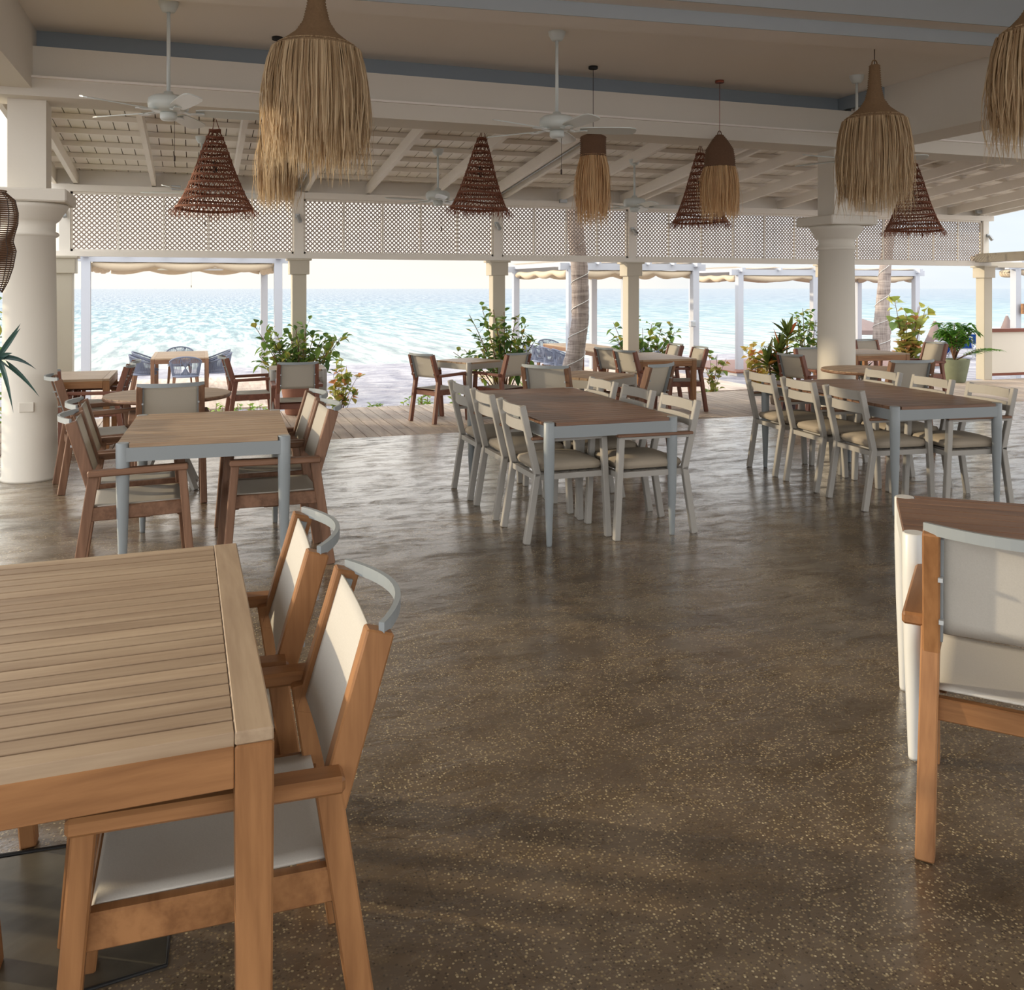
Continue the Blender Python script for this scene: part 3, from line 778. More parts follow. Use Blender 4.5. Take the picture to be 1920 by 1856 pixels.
c1 = cabana('cabana', -1.83, 1.42, 17.2, 20.9, -.62, 2.16, 'white beach cabana at left with rope chairs under rolled canvas', skip=(2,))
c2 = cabana('cabana', 7.33, 10.28, 17.2, 20.6, -.62, 2.08, 'white beach cabana behind the leaning palm trunk in the centre', mids=((9.4, 1),))
c3 = cabana('cabana', 12.55, 18.0, 18.9, 21.1, -.62, 2.02, 'white beach cabana with draped canvas at right', mids=((14.75, 0),))
c4 = cabana('cabana', 16.5, 19.5, 14.5, 14.95, -.62, 2.1, 'white cabana frame behind the low bar wall at the far right', skip=(2,3))
MB().box((-.4, -.5, .0), (5.9, 2.6, .16)).build('platform', 'cabana_white', c3)
MB().box((-.45, -.55, .16), (5.95, 2.65, .2)).build('platform_deck', 'teak_red_x', c3)
MB().box((.6, 0, .0), (3.2, .1, .0001)).build('x', 'canvas', c4) if False else None
cr = MB().bar((.0, -.15, 1.75), (2.8, -.15, 1.75), .22, .05, ref=(0,0,1)).build('cross_rail', 'teak_x', c4)
GZ = -.46
struct('floor_cabana', MB().box((-2.6, 15.9, -.72), (2.4, 21.5, GZ)), 'deck_boards')
rc = rope_chair('rope_chair', 'x')
gF = 'grey rope chairs in the left cabana'
ct = teak_table('cabana_table', 1.0, 1.9, 'pale teak table ringed by grey rope chairs in the left cabana', 'teak_brown_', 'teak_top_')
ct.location = (-.30, 18.4, GZ)
place(rc, (-.20, 17.25, GZ), R(0), 'grey rope chair at the near end of the left cabana table, open cross weave', gF)
place(rc, (-.34, 19.75, GZ), R(180), 'grey rope chair at the far end of the left cabana table', gF)
place(rc, (-.93, 17.9, GZ), R(-90), 'grey rope chair on the left of the left cabana table, nearer the camera', gF)
place(rc, (-.93, 18.7, GZ), R(-90), 'grey rope chair on the left of the left cabana table, farther back', gF)
place(rc, (.36, 17.9, GZ), R(90), 'grey rope chair on the right of the left cabana table, nearer the camera', gF)
place(rc, (.36, 18.7, GZ), R(90), 'grey rope chair on the right of the left cabana table, farther back', gF)
ct2 = dup(ct, (8.05, 17.9, GZ), R(0), 'long pale table in the centre cabana behind the palm trunk')
ct2.scale = (1.0, 1.5, 1)
gG = 'grey rope chairs in the centre cabana'
for k, (y, s) in enumerate(((16.75, 'nearest'), (17.45, 'second'), (18.15, 'third'), (18.85, 'farthest'))):
    place(rc, (7.02+.04*k, y, GZ), R(-90), s+' from the camera in the row of rope chairs left of the palm trunk', gG)
for k, (x, y, a, s) in enumerate(((9.0, 16.9, 90, 'rope chair just right of the palm trunk under the centre cabana table'), (9.1, 17.7, 90, 'rope chair right of the centre cabana table, second one back'), (9.1, 18.5, 90, 'rope chair right of the centre cabana table, third one back'), (7.9, 19.8, 180, 'rope chair at the sea end of the centre cabana table'))):
    place(rc, (x, y, GZ), R(a), s, gG)
struct('floor_cabana', MB().box((6.4, 15.4, -.72), (10.9, 21.2, GZ)), 'deck_boards')
# ---------------------------------------------------------------- ceiling fans
def fan(x, y, zc, zm, phi, label, sc_=1.0, light=False):
    e = thing('ceiling_fan', (x, y, zm), R(phi), label, 'ceiling fan', 'white ceiling fans')
    H = zc-zm
    MB().lathe([(.02, H-.075), (.045, H-.07), (.066, H-.03), (.072, H), (.072, H+.002)], n=24).build('canopy', 'fan_white', e)
    MB().lathe([(.0135, .1), (.0135, H-.06)], n=12).build('downrod', 'fan_white', e)
    MB().lathe([(.03, .11), (.04, .085), (.11, .075), (.14, .055), (.146, .02), (.14, -.02), (.11, -.038), (.05, -.045)][::-1], n=32).build('motor_housing', 'fan_white', e)
    MB().lathe([(.02, -.105), (.05, -.1), (.06, -.085), (.06, -.05), (.055, -.045)], n=24).build('switch_housing', 'fan_white', e)
    for k in range(5):
        a = 2*PI*k/5; ca, sa = math.cos(a), math.sin(a)
        def pt(r, w, z): return (r*ca-w*sa, r*sa+w*ca, z)
        mb = MB(); prof = [(.19, .045), (.24, .055), (.36, .062), (.50, .066), (.60, .064), (.645, .052), (.66, .02)]
        vs = []
        for r_, w_ in prof:
            for s in (-1, 1): vs.append(pt(r_, s*w_, -.035-s*w_*.24+.004)); vs.append(pt(r_, s*w_, -.035-s*w_*.24-.004))
        n = len(prof); fs = [(0,1,3,2), (4*n-4, 4*n-2, 4*n-1, 4*n-3)]
        for i in range(n-1):
            b = 4*i; fs += [(b, b+2, b+6, b+4), (b+1, b+5, b+7, b+3), (b, b+4, b+5, b+1), (b+2, b+3, b+7, b+6)]
        mb.add(vs, fs); bl = fixn(mb.build('blade', 'fan_white', e))
        MB().path([pt(.10, 0, -.035), pt(.15, .02, -.045), pt(.20, .0, -.045), pt(.25, 0, -.044)], .008, .05).build('blade_iron', 'fan_white', bl)
    MB().tube([(.04, .02, -.1), (.04, .02, -.36)], .0016, 5).build('pull_chain', 'dark_cord', e)
    MB().lathe([(.003, -.40), (.007, -.395), (.007, -.36), (.003, -.355)], (.04, .02, 0), 8).build('chain_knob', 'dark_cord', e)
    return e
f1 = Q(315, 5, 7.07); yaw = -math.degrees(YAW)
fan(-.20, 7.07, CZ, 2.90, 18+yaw, 'white ceiling fan on a long rod at the left, in front of the fascia')
fan(2.79, 6.83, CZ, 2.90, 5+yaw, 'white ceiling fan on a long rod at the centre of the ceiling')
fan(6.17, 7.25, CZ, 2.88, -12+yaw, 'white ceiling fan mostly hidden behind the large raffia pendant at right')
fan(.05, 10.5, rz(10.5)+.05, 2.66, 20, 'small-looking white fan under the sloped roof behind the left woven cone')
fan(2.74, 10.5, rz(10.5)+.05, 2.66, -28, 'white fan under the sloped roof left of the second woven cone')
fan(5.38, 10.5, rz(10.5)+.05, 2.66, -22, 'white fan under the sloped roof right of the orange fringe pendant')
fan(-.15, 19.0, 2.2, 1.98, 10, 'white ceiling fan under the left beach cabana')
# ---------------------------------------------------------------- pendants
def fringe(mb, prof, n, lo, hi, w=.006, inset=.0, jitter=.02, wave=.012, seg=5):
    """strands starting on rings (r, z) and falling to lengths lo..hi, z bottom; prof: list of (r_start, z_start)"""
    for i in range(n):
        a = random.uniform(0, 2*PI); r0, z0 = random.choice(prof); L = random.uniform(lo, hi)*(1 if random.random() < .8 else .8)
        out = random.uniform(.0, jitter*3); px_ = []; ph = random.uniform(0, 6)
        for k in range(seg+1):
            t = k/seg; r = r0+out*math.sin(min(1, t*1.7)*PI/2)*(1-.3*t)+wave*math.sin(ph+t*5)*t
            aa = a+.035*math.sin(ph*2+t*3.3)*t/max(.15, r0)*.3
            px_.append(Vector((r*math.cos(aa), r*math.sin(aa), z0-L*t)))
        tw = a+PI/2+random.uniform(-.9, .9); sd = Vector((math.cos(tw), math.sin(tw), 0)); vs = []
        for k, q in enumerate(px_):
            ww = w*random.uniform(.6, 1.2)*(1 if k < seg else .25); vs += [q-sd*ww/2, q+sd*ww/2]
        mb.add(vs, [(2*k, 2*k+1, 2*k+3, 2*k+2) for k in range(seg)])
def wraps(prof, c=(0,0,0), n=40, pitch=.017):
    """rope coils following a profile list of (r,z)"""
    out = []
    for (r0, z0), (r1, z1) in zip(prof, prof[1:]):
        L = math.hypot(r1-r0, z1-z0); m = max(1, int(L/pitch))
        for k in range(m):
            t = k/m; t2 = (k+.5)/m
            out += [(r0+(r1-r0)*t, z0+(z1-z0)*t), (r0+(r1-r0)*t2+.008, z0+(z1-z0)*t2)]
    out.append(prof[-1]); return out
def big_raffia(x, y, zb, ztop, zceil, R0, label, n=1500):
    e = thing('raffia_pendant', (x, y, zb), 0, label, 'pendant lamp', 'large raffia fringe pendants')
    H = ztop-zb; rr = R0
    prof = [(.04, H), (.045, H-.10), (.052, H-.2), (.075, H-.30), (.12, H-.37), (rr*.62, H-.42), (rr*.86, H-.47), (rr*.9, H-.50)][::-1]
    MB().lathe(wraps(prof), n=36).build('wrapped_cap', 'rope_wrap', e)
    MB().tube([(0, .0, H), (0, 0, H+.03), (0, 0, zceil-zb)], .004, 6).build('cord', 'dark_cord', e)
    MB().tube([(.03*math.cos(t*PI/6), 0, H+.0+.045*math.sin(t*PI/6)) for t in range(7)], .006, 6).build('hanging_loop', 'rope_wrap', e)
    mb = MB(); z0 = H-.47
    fringe(mb, [(rr*.80, z0+.02), (rr*.86, z0), (rr*.92, z0-.01)], n, z0*.66, z0*.98, w=.008, jitter=.022, wave=.016, seg=6)
    fringe(mb, [(rr*.86, z0), (rr*.9, z0-.01)], n//6, z0*.98, z0*1.18, w=.005, jitter=.03, wave=.04, seg=8)
    fringe(mb, [(rr*.5, z0-.02), (rr*.7, z0-.02)], n//3, z0*.7, z0*1.08, w=.009, jitter=.02, seg=5)
    mb.build('fringe', 'raffia', e)
    MB().lathe([(rr*.84, z0-.30), (rr*.86, z0-.02)], n=30, cap=False).build('lining', 'rope_wrap', e)
    return e
def small_raffia(x, y, zb, ztop, zceil, R0, capH, label, cone=False, n=520, canopy=True, mat='raffia_orange', cap='rope_dark', can='black'):
    e = thing('fringe_pendant', (x, y, zb), 0, label, 'pendant lamp', 'slim fringed pendants')
    H = ztop-zb
    if cone: prof = [(.03, H), (.07, H-.05), (R0*.72, H-capH*.45), (R0*.8, H-capH*.75), (R0*.82, H-capH)][::-1]
    else: prof = [(R0*.35, H), (R0*.8, H-.03), (R0*.78, H-capH*.5), (R0*.8, H-capH)][::-1]
    MB().lathe(wraps(prof, pitch=.018), n=28).build('wrapped_cap', cap, e)
    MB().tube([(0,0,H-.02), (0,0,zceil-zb)], .003, 6).build('cord', 'dark_cord' if can != 'copper' else 'copper', e)
    if canopy: MB().lathe([(.04, zceil-zb-.025), (.045, zceil-zb-.022), (.045, zceil-zb)], n=20).build('canopy', can, e)
    MB().tube([(.022*math.cos(t*PI/6), 0, H+.0+.04*math.sin(t*PI/6)) for t in range(7)], .005, 6).build('hanging_loop', cap, e)
    z0 = H-capH+.02; mb = MB()
    fringe(mb, [(R0*.8, z0), (R0*.74, z0)], n, z0*.72, z0*1.05, w=.007, jitter=.02, wave=.01)
    fringe(mb, [(R0*.5, z0)], n//4, z0*.75, z0*1.1, w=.006, jitter=.01)
    fringe(mb, [(R0*.78, z0)], n//6, z0*.95, z0*1.2, w=.005, jitter=.03, wave=.04, seg=7)
    mb.build('fringe', mat, e)
    return e
big_raffia(.69, 5.59, 2.34, 3.50, CZ, .295, 'large raffia fringe pendant hanging in the upper left centre, cut by the top edge', 1900)
big_raffia(5.55, 6.30, 2.29, 3.50, CZ, .29, 'large raffia fringe pendant with tall rope neck in front of the right column', 1500)
big_raffia(4.74, 3.98, 2.42, 3.55, CZ, .27, 'raffia pendant cut off by the upper right edge', 900)
small_raffia(Q(520,300,7.75).x, 7.75, 2.27, 3.0, CZ, .16, .15, 'pale fringe pendant hanging just behind the big left raffia pendant', mat='raffia')
small_raffia(3.55, 7.78, 2.20, 3.03, CZ, .15, .22, 'orange fringe pendant with brown wrapped cylinder and black ceiling cap', n=480)
small_raffia(5.0, 7.88, 2.28, 3.12, CZ, .185, .33, 'orange fringe pendant with brown bullet shaped cap hanging from a copper ceiling plate', cone=True, can='copper')
def cone_lamp(px, ybot, ytop, Y, rad, label, tilt=(0,0)):
    b = Q(px, ybot, Y); t = Q(px, ytop, Y); e = thing('woven_cone_pendant', (b.x, Y, b.z), 0, label, 'pendant lamp', 'brown woven cone pendants')
    e.rotation_euler = (R(tilt[0]), R(tilt[1]), 0)
    H = t.z-b.z
    def rad_(z): u = z/H; return .055+(rad-.055)*(1-u)**1.0*(1-.12*math.sin(PI*u))+.03*max(0, .12-u)*4*.3
    mb = MB(); nb = 11
    for k in range(nb):
        z = H*(k/(nb-1))**.95; r = rad_(z); n = 30
        ph = random.uniform(0, 6)
        th_ = .010 if k else .014
        for dz in (0, .011): mb.tube([(r*math.cos(2*PI*i/n), r*math.sin(2*PI*i/n), z+dz+.006*math.sin(ph+4*PI*i/n)) for i in range(n)], th_*.62, 5, closed=True)
    mb.build('woven_bands', 'rattan', e)
    mb = MB()
    for k in range(nb-1):
        z0 = H*(k/(nb-1))**.95; z1 = H*((k+1)/(nb-1))**.95; r0, r1 = rad_(z0), rad_(z1); n = max(8, int(2*PI*(r0+r1)/2/.05))
        for i in range(n):
            for s in (-1, 1):
                a = 2*PI*i/n; a2 = a+s*2*PI/n*.9
                mb.tube([(r0*math.cos(a), r0*math.sin(a), z0), (r1*math.cos(a2), r1*math.sin(a2), z1)], .0048, 3, cap=False)
    mb.build('woven_mesh', 'rattan', e)
    mb = MB(); fringe(mb, [(rad*.98, .0), (rad*1.0, .005)], 260, .04, .12, w=.006, jitter=.03, seg=3); mb.build('fringe', 'raffia_brown', e)
    mb = MB()
    for a in (0, 2.1, 4.2): mb.tube([(.05*math.cos(a), .05*math.sin(a), H), (.01*math.cos(a), .01*math.sin(a), H+.12)], .004, 4)
    mb.tube([(0,0,H+.12), (0,0,rz(Y)+.02-b.z)], .003, 5); mb.build('cord', 'rattan', e)
    MB().lathe([(.01, H*.62), (.02, H*.6), (.022, H*.5), (.012, H*.45)], n=10).build('lamp_holder', 'dark_cord', e)
cone_lamp(403, 392, 246, 9.6, .375, 'brown woven cone lamp at left under the first fan')
cone_lamp(898, 392, 262, 9.6, .315, 'brown woven cone lamp in the centre, left of the orange fringe pendant', (2, 2))
cone_lamp(1313, 416, 290, 9.8, .33, 'brown woven cone lamp partly behind the bullet capped pendant')
cone_lamp(1713, 432, 310, 9.8, .365, 'brown woven cone lamp at far right past the round column')
# ribbed rattan shade at the left edge
p = Q(-8, 460, 5.6); e = thing('ribbed_shade', (p.x, 5.6, p.z), 0, 'dark ribbed rattan lamp shade cut by the left edge in front of the column', 'pendant lamp')
prof = [(.03, -.26), (.06, -.2), (.085, -.12), (.10, -.03), (.085, .02), (.09, .05), (.108, .12), (.11, .18), (.095, .25), (.04, .30)]
mb = MB()
for k in range(48):
    z = -.25+.55*k/47
    for (r0, z0), (r1, z1) in zip(prof, prof[1:]):
        if z0 <= z <= z1: r = r0+(r1-r0)*(z-z0)/(z1-z0)
    mb.tube([(r*math.cos(2*PI*i/20), r*math.sin(2*PI*i/20), z) for i in range(20)], .0035, 4, closed=True)
mb.build('ribs', 'rope_dark', e)
mb = MB()
for k in range(8): a = 2*PI*k/8; mb.tube([(r*math.cos(a), r*math.sin(a), z) for r, z in prof], .003, 4)
mb.build('frame', 'dark_cord', e)
MB().tube([(0,0,.28), (0,0,CZ-p.z)], .003, 5).build('cord', 'dark_cord', e)
# ---------------------------------------------------------------- plants
def leaf(mb, p, d, L, W, droop=.2, up=None, seg=3):
    d = Vector(d).normalized(); up = Vector(up) if up else Vector((random.uniform(-.5,.5), random.uniform(-.5,.5), 1))
    s = d.cross(up)
    if s.length < .05: s = Vector((1,0,0))
    s.normalize(); n = s.cross(d).normalized(); vs = [Vector(p)]; L0 = L
    ws = [.75, 1.0, .62] if seg == 3 else [math.sin(PI*min(1, .12+.88*(k/(seg+0)))**.8) for k in range(1, seg+1)]
    cen = []
    for k in range(1, seg+1):
        t = k/(seg+1); c = Vector(p)+d*L*t-Vector((0,0,1))*droop*L*t*t; w = W/2*ws[k-1]
        vs += [c-s*w+n*w*.35, c, c+s*w+n*w*.35]
    vs.append(Vector(p)+d*L-Vector((0,0,1))*droop*L)
    e_ = len(vs)-1; fs = [(0,1,2), (0,2,3)]
    for k in range(seg-1):
        b = 1+3*k; fs += [(b, b+3, b+4, b+1), (b+1, b+4, b+5, b+2)]
    b = 1+3*(seg-1); fs += [(b, e_, b+1), (b+1, e_, b+2)]
    mb.add(vs, fs, False)
def shrub(name, base, ends, leafL, leafW, nper, mat, label, cat='plant', group=None, r0=.012, spread=.09, kx=.10, pot=None):
    """base: world point; ends: list of offsets (dx,dy,dz) of branch tips"""
    e = thing(name, base, 0, label, cat, group)
    st = MB(); lv = MB()
    for (dx, dy, dz) in ends:
        tip = Vector((dx, dy, dz)); mid = Vector((dx*.35+random.uniform(-.04,.04), dy*.35, dz*.55)); b0 = Vector((random.uniform(-.03,.03), random.uniform(-.03,.03), 0))
        pts = [b0.lerp(mid, t)*(1-t)+mid.lerp(tip, t)*t for t in (0, .2, .4, .6, .8, 1)]
        st.tube(pts, [r0*(1-.13*k) for k in range(6)], 5)
        for i in range(int(nper*1.5)):
            t = random.uniform(.45, 1.0); k = min(4, int(t*5)); q = pts[k].lerp(pts[k+1], t*5-k)
            off = Vector((random.gauss(0, 1), random.gauss(0, 1), random.gauss(.3, .8))).normalized()
            q2 = q+off*random.uniform(0, spread)
            if (q2-q).length > spread*.45: st.tube([q, q2], .0025, 3, cap=False)
            leaf(lv, q2, off+Vector((0,0,.2)), leafL*random.uniform(.7, 1.3), leafW*random.uniform(.9, 1.5), random.uniform(0, .5))
    st.build('stem', 'stem', e); lv.build('foliage', mat, e)
    return e
def pot(name, loc, r, h, mat, label, taper=.78, parent=None, soil=True):
    prof = [(r*taper*.92, 0), (r*taper, .02), (r*.93, h*.7), (r, h*.97), (r, h), (r*.9, h), (r*.88, h-.04)]
    if parent is None: e = thing(name, loc, 0, label, 'plant pot')
    else: e = parent
    MB().lathe(prof, n=32).build('pot', mat, e)
    MB().lathe([(.01, h-.035), (r*.89, h-.035)], n=24, cap=False).build('soil', 'soil', e)
    return e
def E(px, py, base, Y=None, dy=0):
    """offset from base of the photo point at about the base's depth"""
    q = Q(px, py, base[1]+dy); return (q.x-base[0], dy, q.z-base[2])
def potted(name, px, Y, zfloor, r, h, potmat, ends, leafL, leafW, nper, mat, label, **kw):
    q = Q(px, 600, Y); x = q.x
    base = (x, Y, zfloor)
    e = shrub(name, base, [(E(a, b, base, dy=random.uniform(-.2, .2))) for a, b in ends], leafL, leafW, nper, mat, label, 'potted plant', **kw)
    for ch in kids(e):
        pass
    pot('pot', base, r, h, potmat, '', parent=e)
    return e
# big brown pot with flowering shrub
potted('potted_shrub', 562, 12.50, DZ, .25, .40, 'pot_brown',
       [(478,612),(500,640),(486,668),(520,628),(530,655),(545,630),(560,640),(575,612),(590,620),(600,640),(615,625),(640,632),(612,655),(572,660),(590,665),(540,670),(555,615),(628,640),(500,618)],
       .13, .06, 20, 'leaf_green', 'leafy green shrub in a large brown pot at the second post', spread=.12, r0=.011)
# centre post shrub in dark pot
potted('potted_shrub', 945, 12.3, DZ, .30, .22, 'pot_dark',
       [(880,590),(893,625),(905,582),(925,580),(945,585),(968,592),(985,610),(992,628),(1003,638),(960,640),(930,605),(950,615),(900,650),(850,660),(870,655),(975,650),(938,640)],
       .12, .065, 17, 'leaf_green', 'open branching shrub in a dark bowl at the centre post', spread=.10, r0=.012)
base = (Q(1205, 700, 13.5).x, 13.5, sandz(0, 13.5))
shrub('beach_shrub', base, [E(a, b, base, dy=random.uniform(-.2,.2)) for a, b in [(1150,605),(1155,630),(1175,612),(1190,600),(1205,615),(1222,608),(1240,618),(1262,608),(1265,622),(1235,640),(1215,640),(1180,645),(1165,650),(1250,645),(1200,655)]],
      .14, .075, 15, 'leaf_green', 'green shrub growing on the sand at the fourth post', spread=.11)
base = (Q(638, 740, 13.3).x, 13.3, sandz(0, 13.3)+.0)
shrub('sea_grape', base, [E(a, b, base, dy=random.uniform(-.1,.1)) for a, b in [(630,680),(640,672),(650,685),(655,700),(672,703),(625,700),(638,712),(664,735),(622,735),(645,730)]],
      .11, .10, 7, 'leaf_grape', 'yellow and red leaved sea grape on the sand beside the deck edge', spread=.05, r0=.007)
base = (Q(1335, 735, 13.4).x, 13.4, sandz(0, 13.4))
shrub('sea_grape', base, [E(a, b, base, dy=random.uniform(-.1,.1)) for a, b in [(1330,668),(1345,664),(1362,672),(1350,690),(1325,690),(1338,705),(1328,725),(1345,730)]],
      .11, .09, 7, 'leaf_grape', 'pale green sea grape on the sand right of the teak deck table', spread=.05, r0=.007)
base = (Q(1418, 720, 13.2).x, 13.2, sandz(0, 13.2))
shrub('sea_grape', base, [E(a, b, base, dy=random.uniform(-.1,.1)) for a, b in [(1400,650),(1412,645),(1425,655),(1408,670),(1420,685),(1430,700),(1410,705),(1440,690),(1425,715)]],
      .12, .10, 12, 'leaf_yellow', 'yellow leaved sea grape left of the cordyline', spread=.07, r0=.006)
base = (Q(1512, 720, 13.4).x, 13.4, sandz(0, 13.4))
shrub('beach_shrub', base, [E(a, b, base, dy=random.uniform(-.15,.15)) for a, b in [(1492,585),(1505,578),(1520,588),(1530,600),(1500,605),(1490,625),(1515,620),(1528,635),(1540,610),(1505,645)]],
      .12, .07, 15, 'leaf_green', 'tall green shrub just left of the right round column', spread=.09)
base = (Q(1700, 680, 14.4).x, 14.4, sandz(0, 14.4))
shrub('sea_grape', base, [E(a, b, base, dy=random.uniform(-.1,.1)) for a, b in [(1678,566),(1700,590),(1698,583),(1725,572),(1735,580),(1715,605),(1728,608),(1692,600),(1690,645),(1680,655),(1705,640),(1720,655),(1735,650),(1700,660),(1722,575)]],
      .15, .22, 9, 'leaf_grape', 'tall sea grape with round leaves in front of the right cabana', spread=.08, r0=.014)
# ground cover
def ground_cover(px0, px1, py, Y, n, hmax, label):
    a = Q(px0, py, Y); b = Q(px1, py, Y); e = thing('ground_cover', ((a.x+b.x)/2, Y, sandz(0, Y)), 0, label, 'plant', 'low green ground cover by the deck'); W = b.x-a.x
    st = MB(); lv = MB()
    for i in range(n):
        x = random.uniform(-W/2, W/2); y = random.uniform(-.15, .15); h = random.uniform(.4, 1)*hmax
        st.tube([(x, y, 0), (x+random.uniform(-.05,.05), y, h)], .004, 4)
        for k in range(9):
            z = h*random.uniform(.3, 1); a_ = random.uniform(0, 2*PI); leaf(lv, (x, y, z), (math.cos(a_), math.sin(a_), .6), random.uniform(.06, .11), .045, .1)
    st.build('stem', 'stem', e); lv.build('foliage', 'leaf_ground', e)
ground_cover(385, 505, 740, 13.2, 34, .42, 'bright green ground cover under the deck edge left of the big brown pot')
ground_cover(340, 395, 745, 13.15, 10, .38, 'green ground cover seen through the sling chair at the left round table')
ground_cover(682, 722, 750, 13.15, 12, .34, 'small green patch on the sand left of the centre deck chairs')
ground_cover(750, 812, 745, 13.15, 22, .42, 'green patch at the deck edge behind the chair left of centre')
ground_cover(842, 872, 735, 13.15, 12, .62, 'upright green tuft between table and shrub at the centre')
ground_cover(965, 990, 720, 13.15, 10, .55, 'green tuft just right of the dark bowl at the centre post')
ground_cover(1090, 1112, 715, 13.15, 8, .5, 'green tuft behind the table beyond the middle long table')
ground_cover(1660, 1700, 700, 13.3, 10, .4, 'green tuft behind the right round table')
ground_cover(1322, 1350, 735, 13.2, 9, .33, 'green tuft at the foot of the pale sea grape')
# greenery at the left edge, with an added unseen run shading the left column
e = thing('shade_hedge', (-2.68, 10.9, 0), 0, 'green leafy row at the far left edge, added to shade the round column', 'shade_hedge')
st = MB(); lv = MB()
for i in range(26):
    y = -2.3+4.6*i/25; st.tube([(0, y, -.45), (random.uniform(-.1,.1), y+random.uniform(-.1,.1), .7), (random.uniform(-.15,.15), y, 1.7)], [.018, .013, .006], 5)
for i in range(3600):
    x = random.gauss(0, .13); y = random.uniform(-2.35, 2.35); z = random.uniform(-.35, 1.85)
    d = Vector((random.gauss(0,1), random.gauss(0,1), random.gauss(.3,.7))); leaf(lv, (max(-.3, min(.3, x)), y, z), d, random.uniform(.1, .17), random.uniform(.06, .09), .2)
st.build('stem', 'stem', e); lv.build('foliage', 'leaf_green', e)
# strappy plants
def strappy(name, loc, heads, mat, label, L, W, n=22, trunk=None, tmat='stem', cat='plant', down=.6):
    e = thing(name, loc, 0, label, cat); st = MB(); lv = MB()
    for (hx, hy, hz) in heads:
        st.tube([(hx*.15, hy*.15, 0), (hx*.7, hy*.7, hz*.5), (hx, hy, hz)], .013, 6)
        for i in range(n):
            a = 2.4*i; el = R(80-75*(i/n)); d = Vector((math.cos(a)*math.cos(el), math.sin(a)*math.cos(el), math.sin(el)))
            leaf(lv, (hx, hy, hz-.004*i), d, L*random.uniform(.75, 1.1), W, down*random.uniform(.5, 1.2)*(i/n+.2), seg=5)
    st.build('stem', tmat, e); lv.build('foliage', mat, e); return e
pl = Q(1462, 770, 11.2)
e = strappy('potted_cordyline', (pl.x, 11.2, DZ), [(.0, 0, .78), (-.16, .05, .62), (.22, .1, 1.02), (-.05, -.05, .5), (.12, .0, .45)], 'leaf_cordyline', 'dark green and red cordyline in a taupe pot behind the right long table', .46, .075, 24, cat='potted plant')
pot('pot', None, .17, .34, 'pot_taupe', '', parent=e)
pp = Q(1462, 770, 10.2); e = pot('plant_pot', (pp.x-.0, 10.05, DZ), .13, .32, 'pot_dark', 'dark glazed pot standing by the cordyline, seen through the metal chairs')
pl = Q(1612, 690, 12.4)
strappy('spiky_plant', (pl.x, 12.4, DZ), [(0, 0, .25), (.1, .05, .35)], 'leaf_dark', 'dark spiky plant peeking out right of the round column', .55, .03, 26, down=.15)
# left edge dracaena: head near the left picture edge, in front of the column
hp = Q(-4, 672, 7.0); fl = 0.0
e = thing('dracaena', (hp.x, 7.0, 0), 0, 'dark dracaena with long strap leaves cut by the left edge', 'plant')
mb = MB(); mb.tube([(-.36, -.05, .2), (-.25, -.03, .6), (-.03, 0, hp.z-.06), (0, 0, hp.z)], .02, 7); mb.build('stem', 'stem', e)
lv = MB()
rgt = Vector((CS, -SN, 0))
for (tx, ty, dr) in [(45,597,.0),(47,604,.05),(78,703,.5),(60,748,.45),(14,780,.7),(20,690,.1),(-40,600,.1),(-60,700,.4),(-20,760,.6),(-70,640,.2),(30,660,.2),(-30,560,.1)]:
    q = Q(tx, ty, 7.0-random.uniform(0, .25)); v = q-hp; L = v.length; d = Vector(v); d.z += dr*L; 
    leaf(lv, (0,0,hp.z), d, L, .034, dr, up=(0,-1,.3), seg=7)
lv.build('foliage', 'leaf_dark', e)
MB().lathe([(.10, 0), (.12, .02), (.15, .26), (.15, .28), (.13, .28), (.13, .25)], (-.36, -.05, 0), 24).build('pot', 'pot_taupe', e)
# potted palm right
q = P(1806, 718, DZ); e = thing('potted_palm', (q.x, q.y+.2, DZ), 0, 'green areca palm in a large grey-green pot beside the last post', 'potted plant')
pot('pot', None, .26, .42, 'pot_green', '', taper=.72, parent=e)
st = MB(); lv = MB()
for i in range(24):
    a = 2*PI*i/24+random.uniform(-.2,.2); out = random.uniform(.18, .48); hh = random.uniform(.38, .72)
    if i in (0, 1): out, hh, a = .85, .22, -.35+.25*i
    pts = []
    for k in range(9):
        t = k/8; pts.append(Vector((out*t*math.cos(a), out*t*math.sin(a), .38+hh*math.sin(t*PI*.62))))
    st.tube(pts, [.009*(1-.09*k) for k in range(9)], 5)
    for k in range(3, 9):
        for s in (-1, 1):
            d = (pts[k]-pts[k-1]).normalized(); sd = d.cross(Vector((0,0,1))).normalized()*s
            for off in (0, .5):
                p0 = pts[k-1].lerp(pts[k], off); leaf(lv, p0, d*.7+sd*.9+Vector((0,0,.1)), .27*(1-.05*k), .042, .3, seg=3)
st.build('stem', 'stem', e); lv.build('foliage', 'leaf_palm', e)
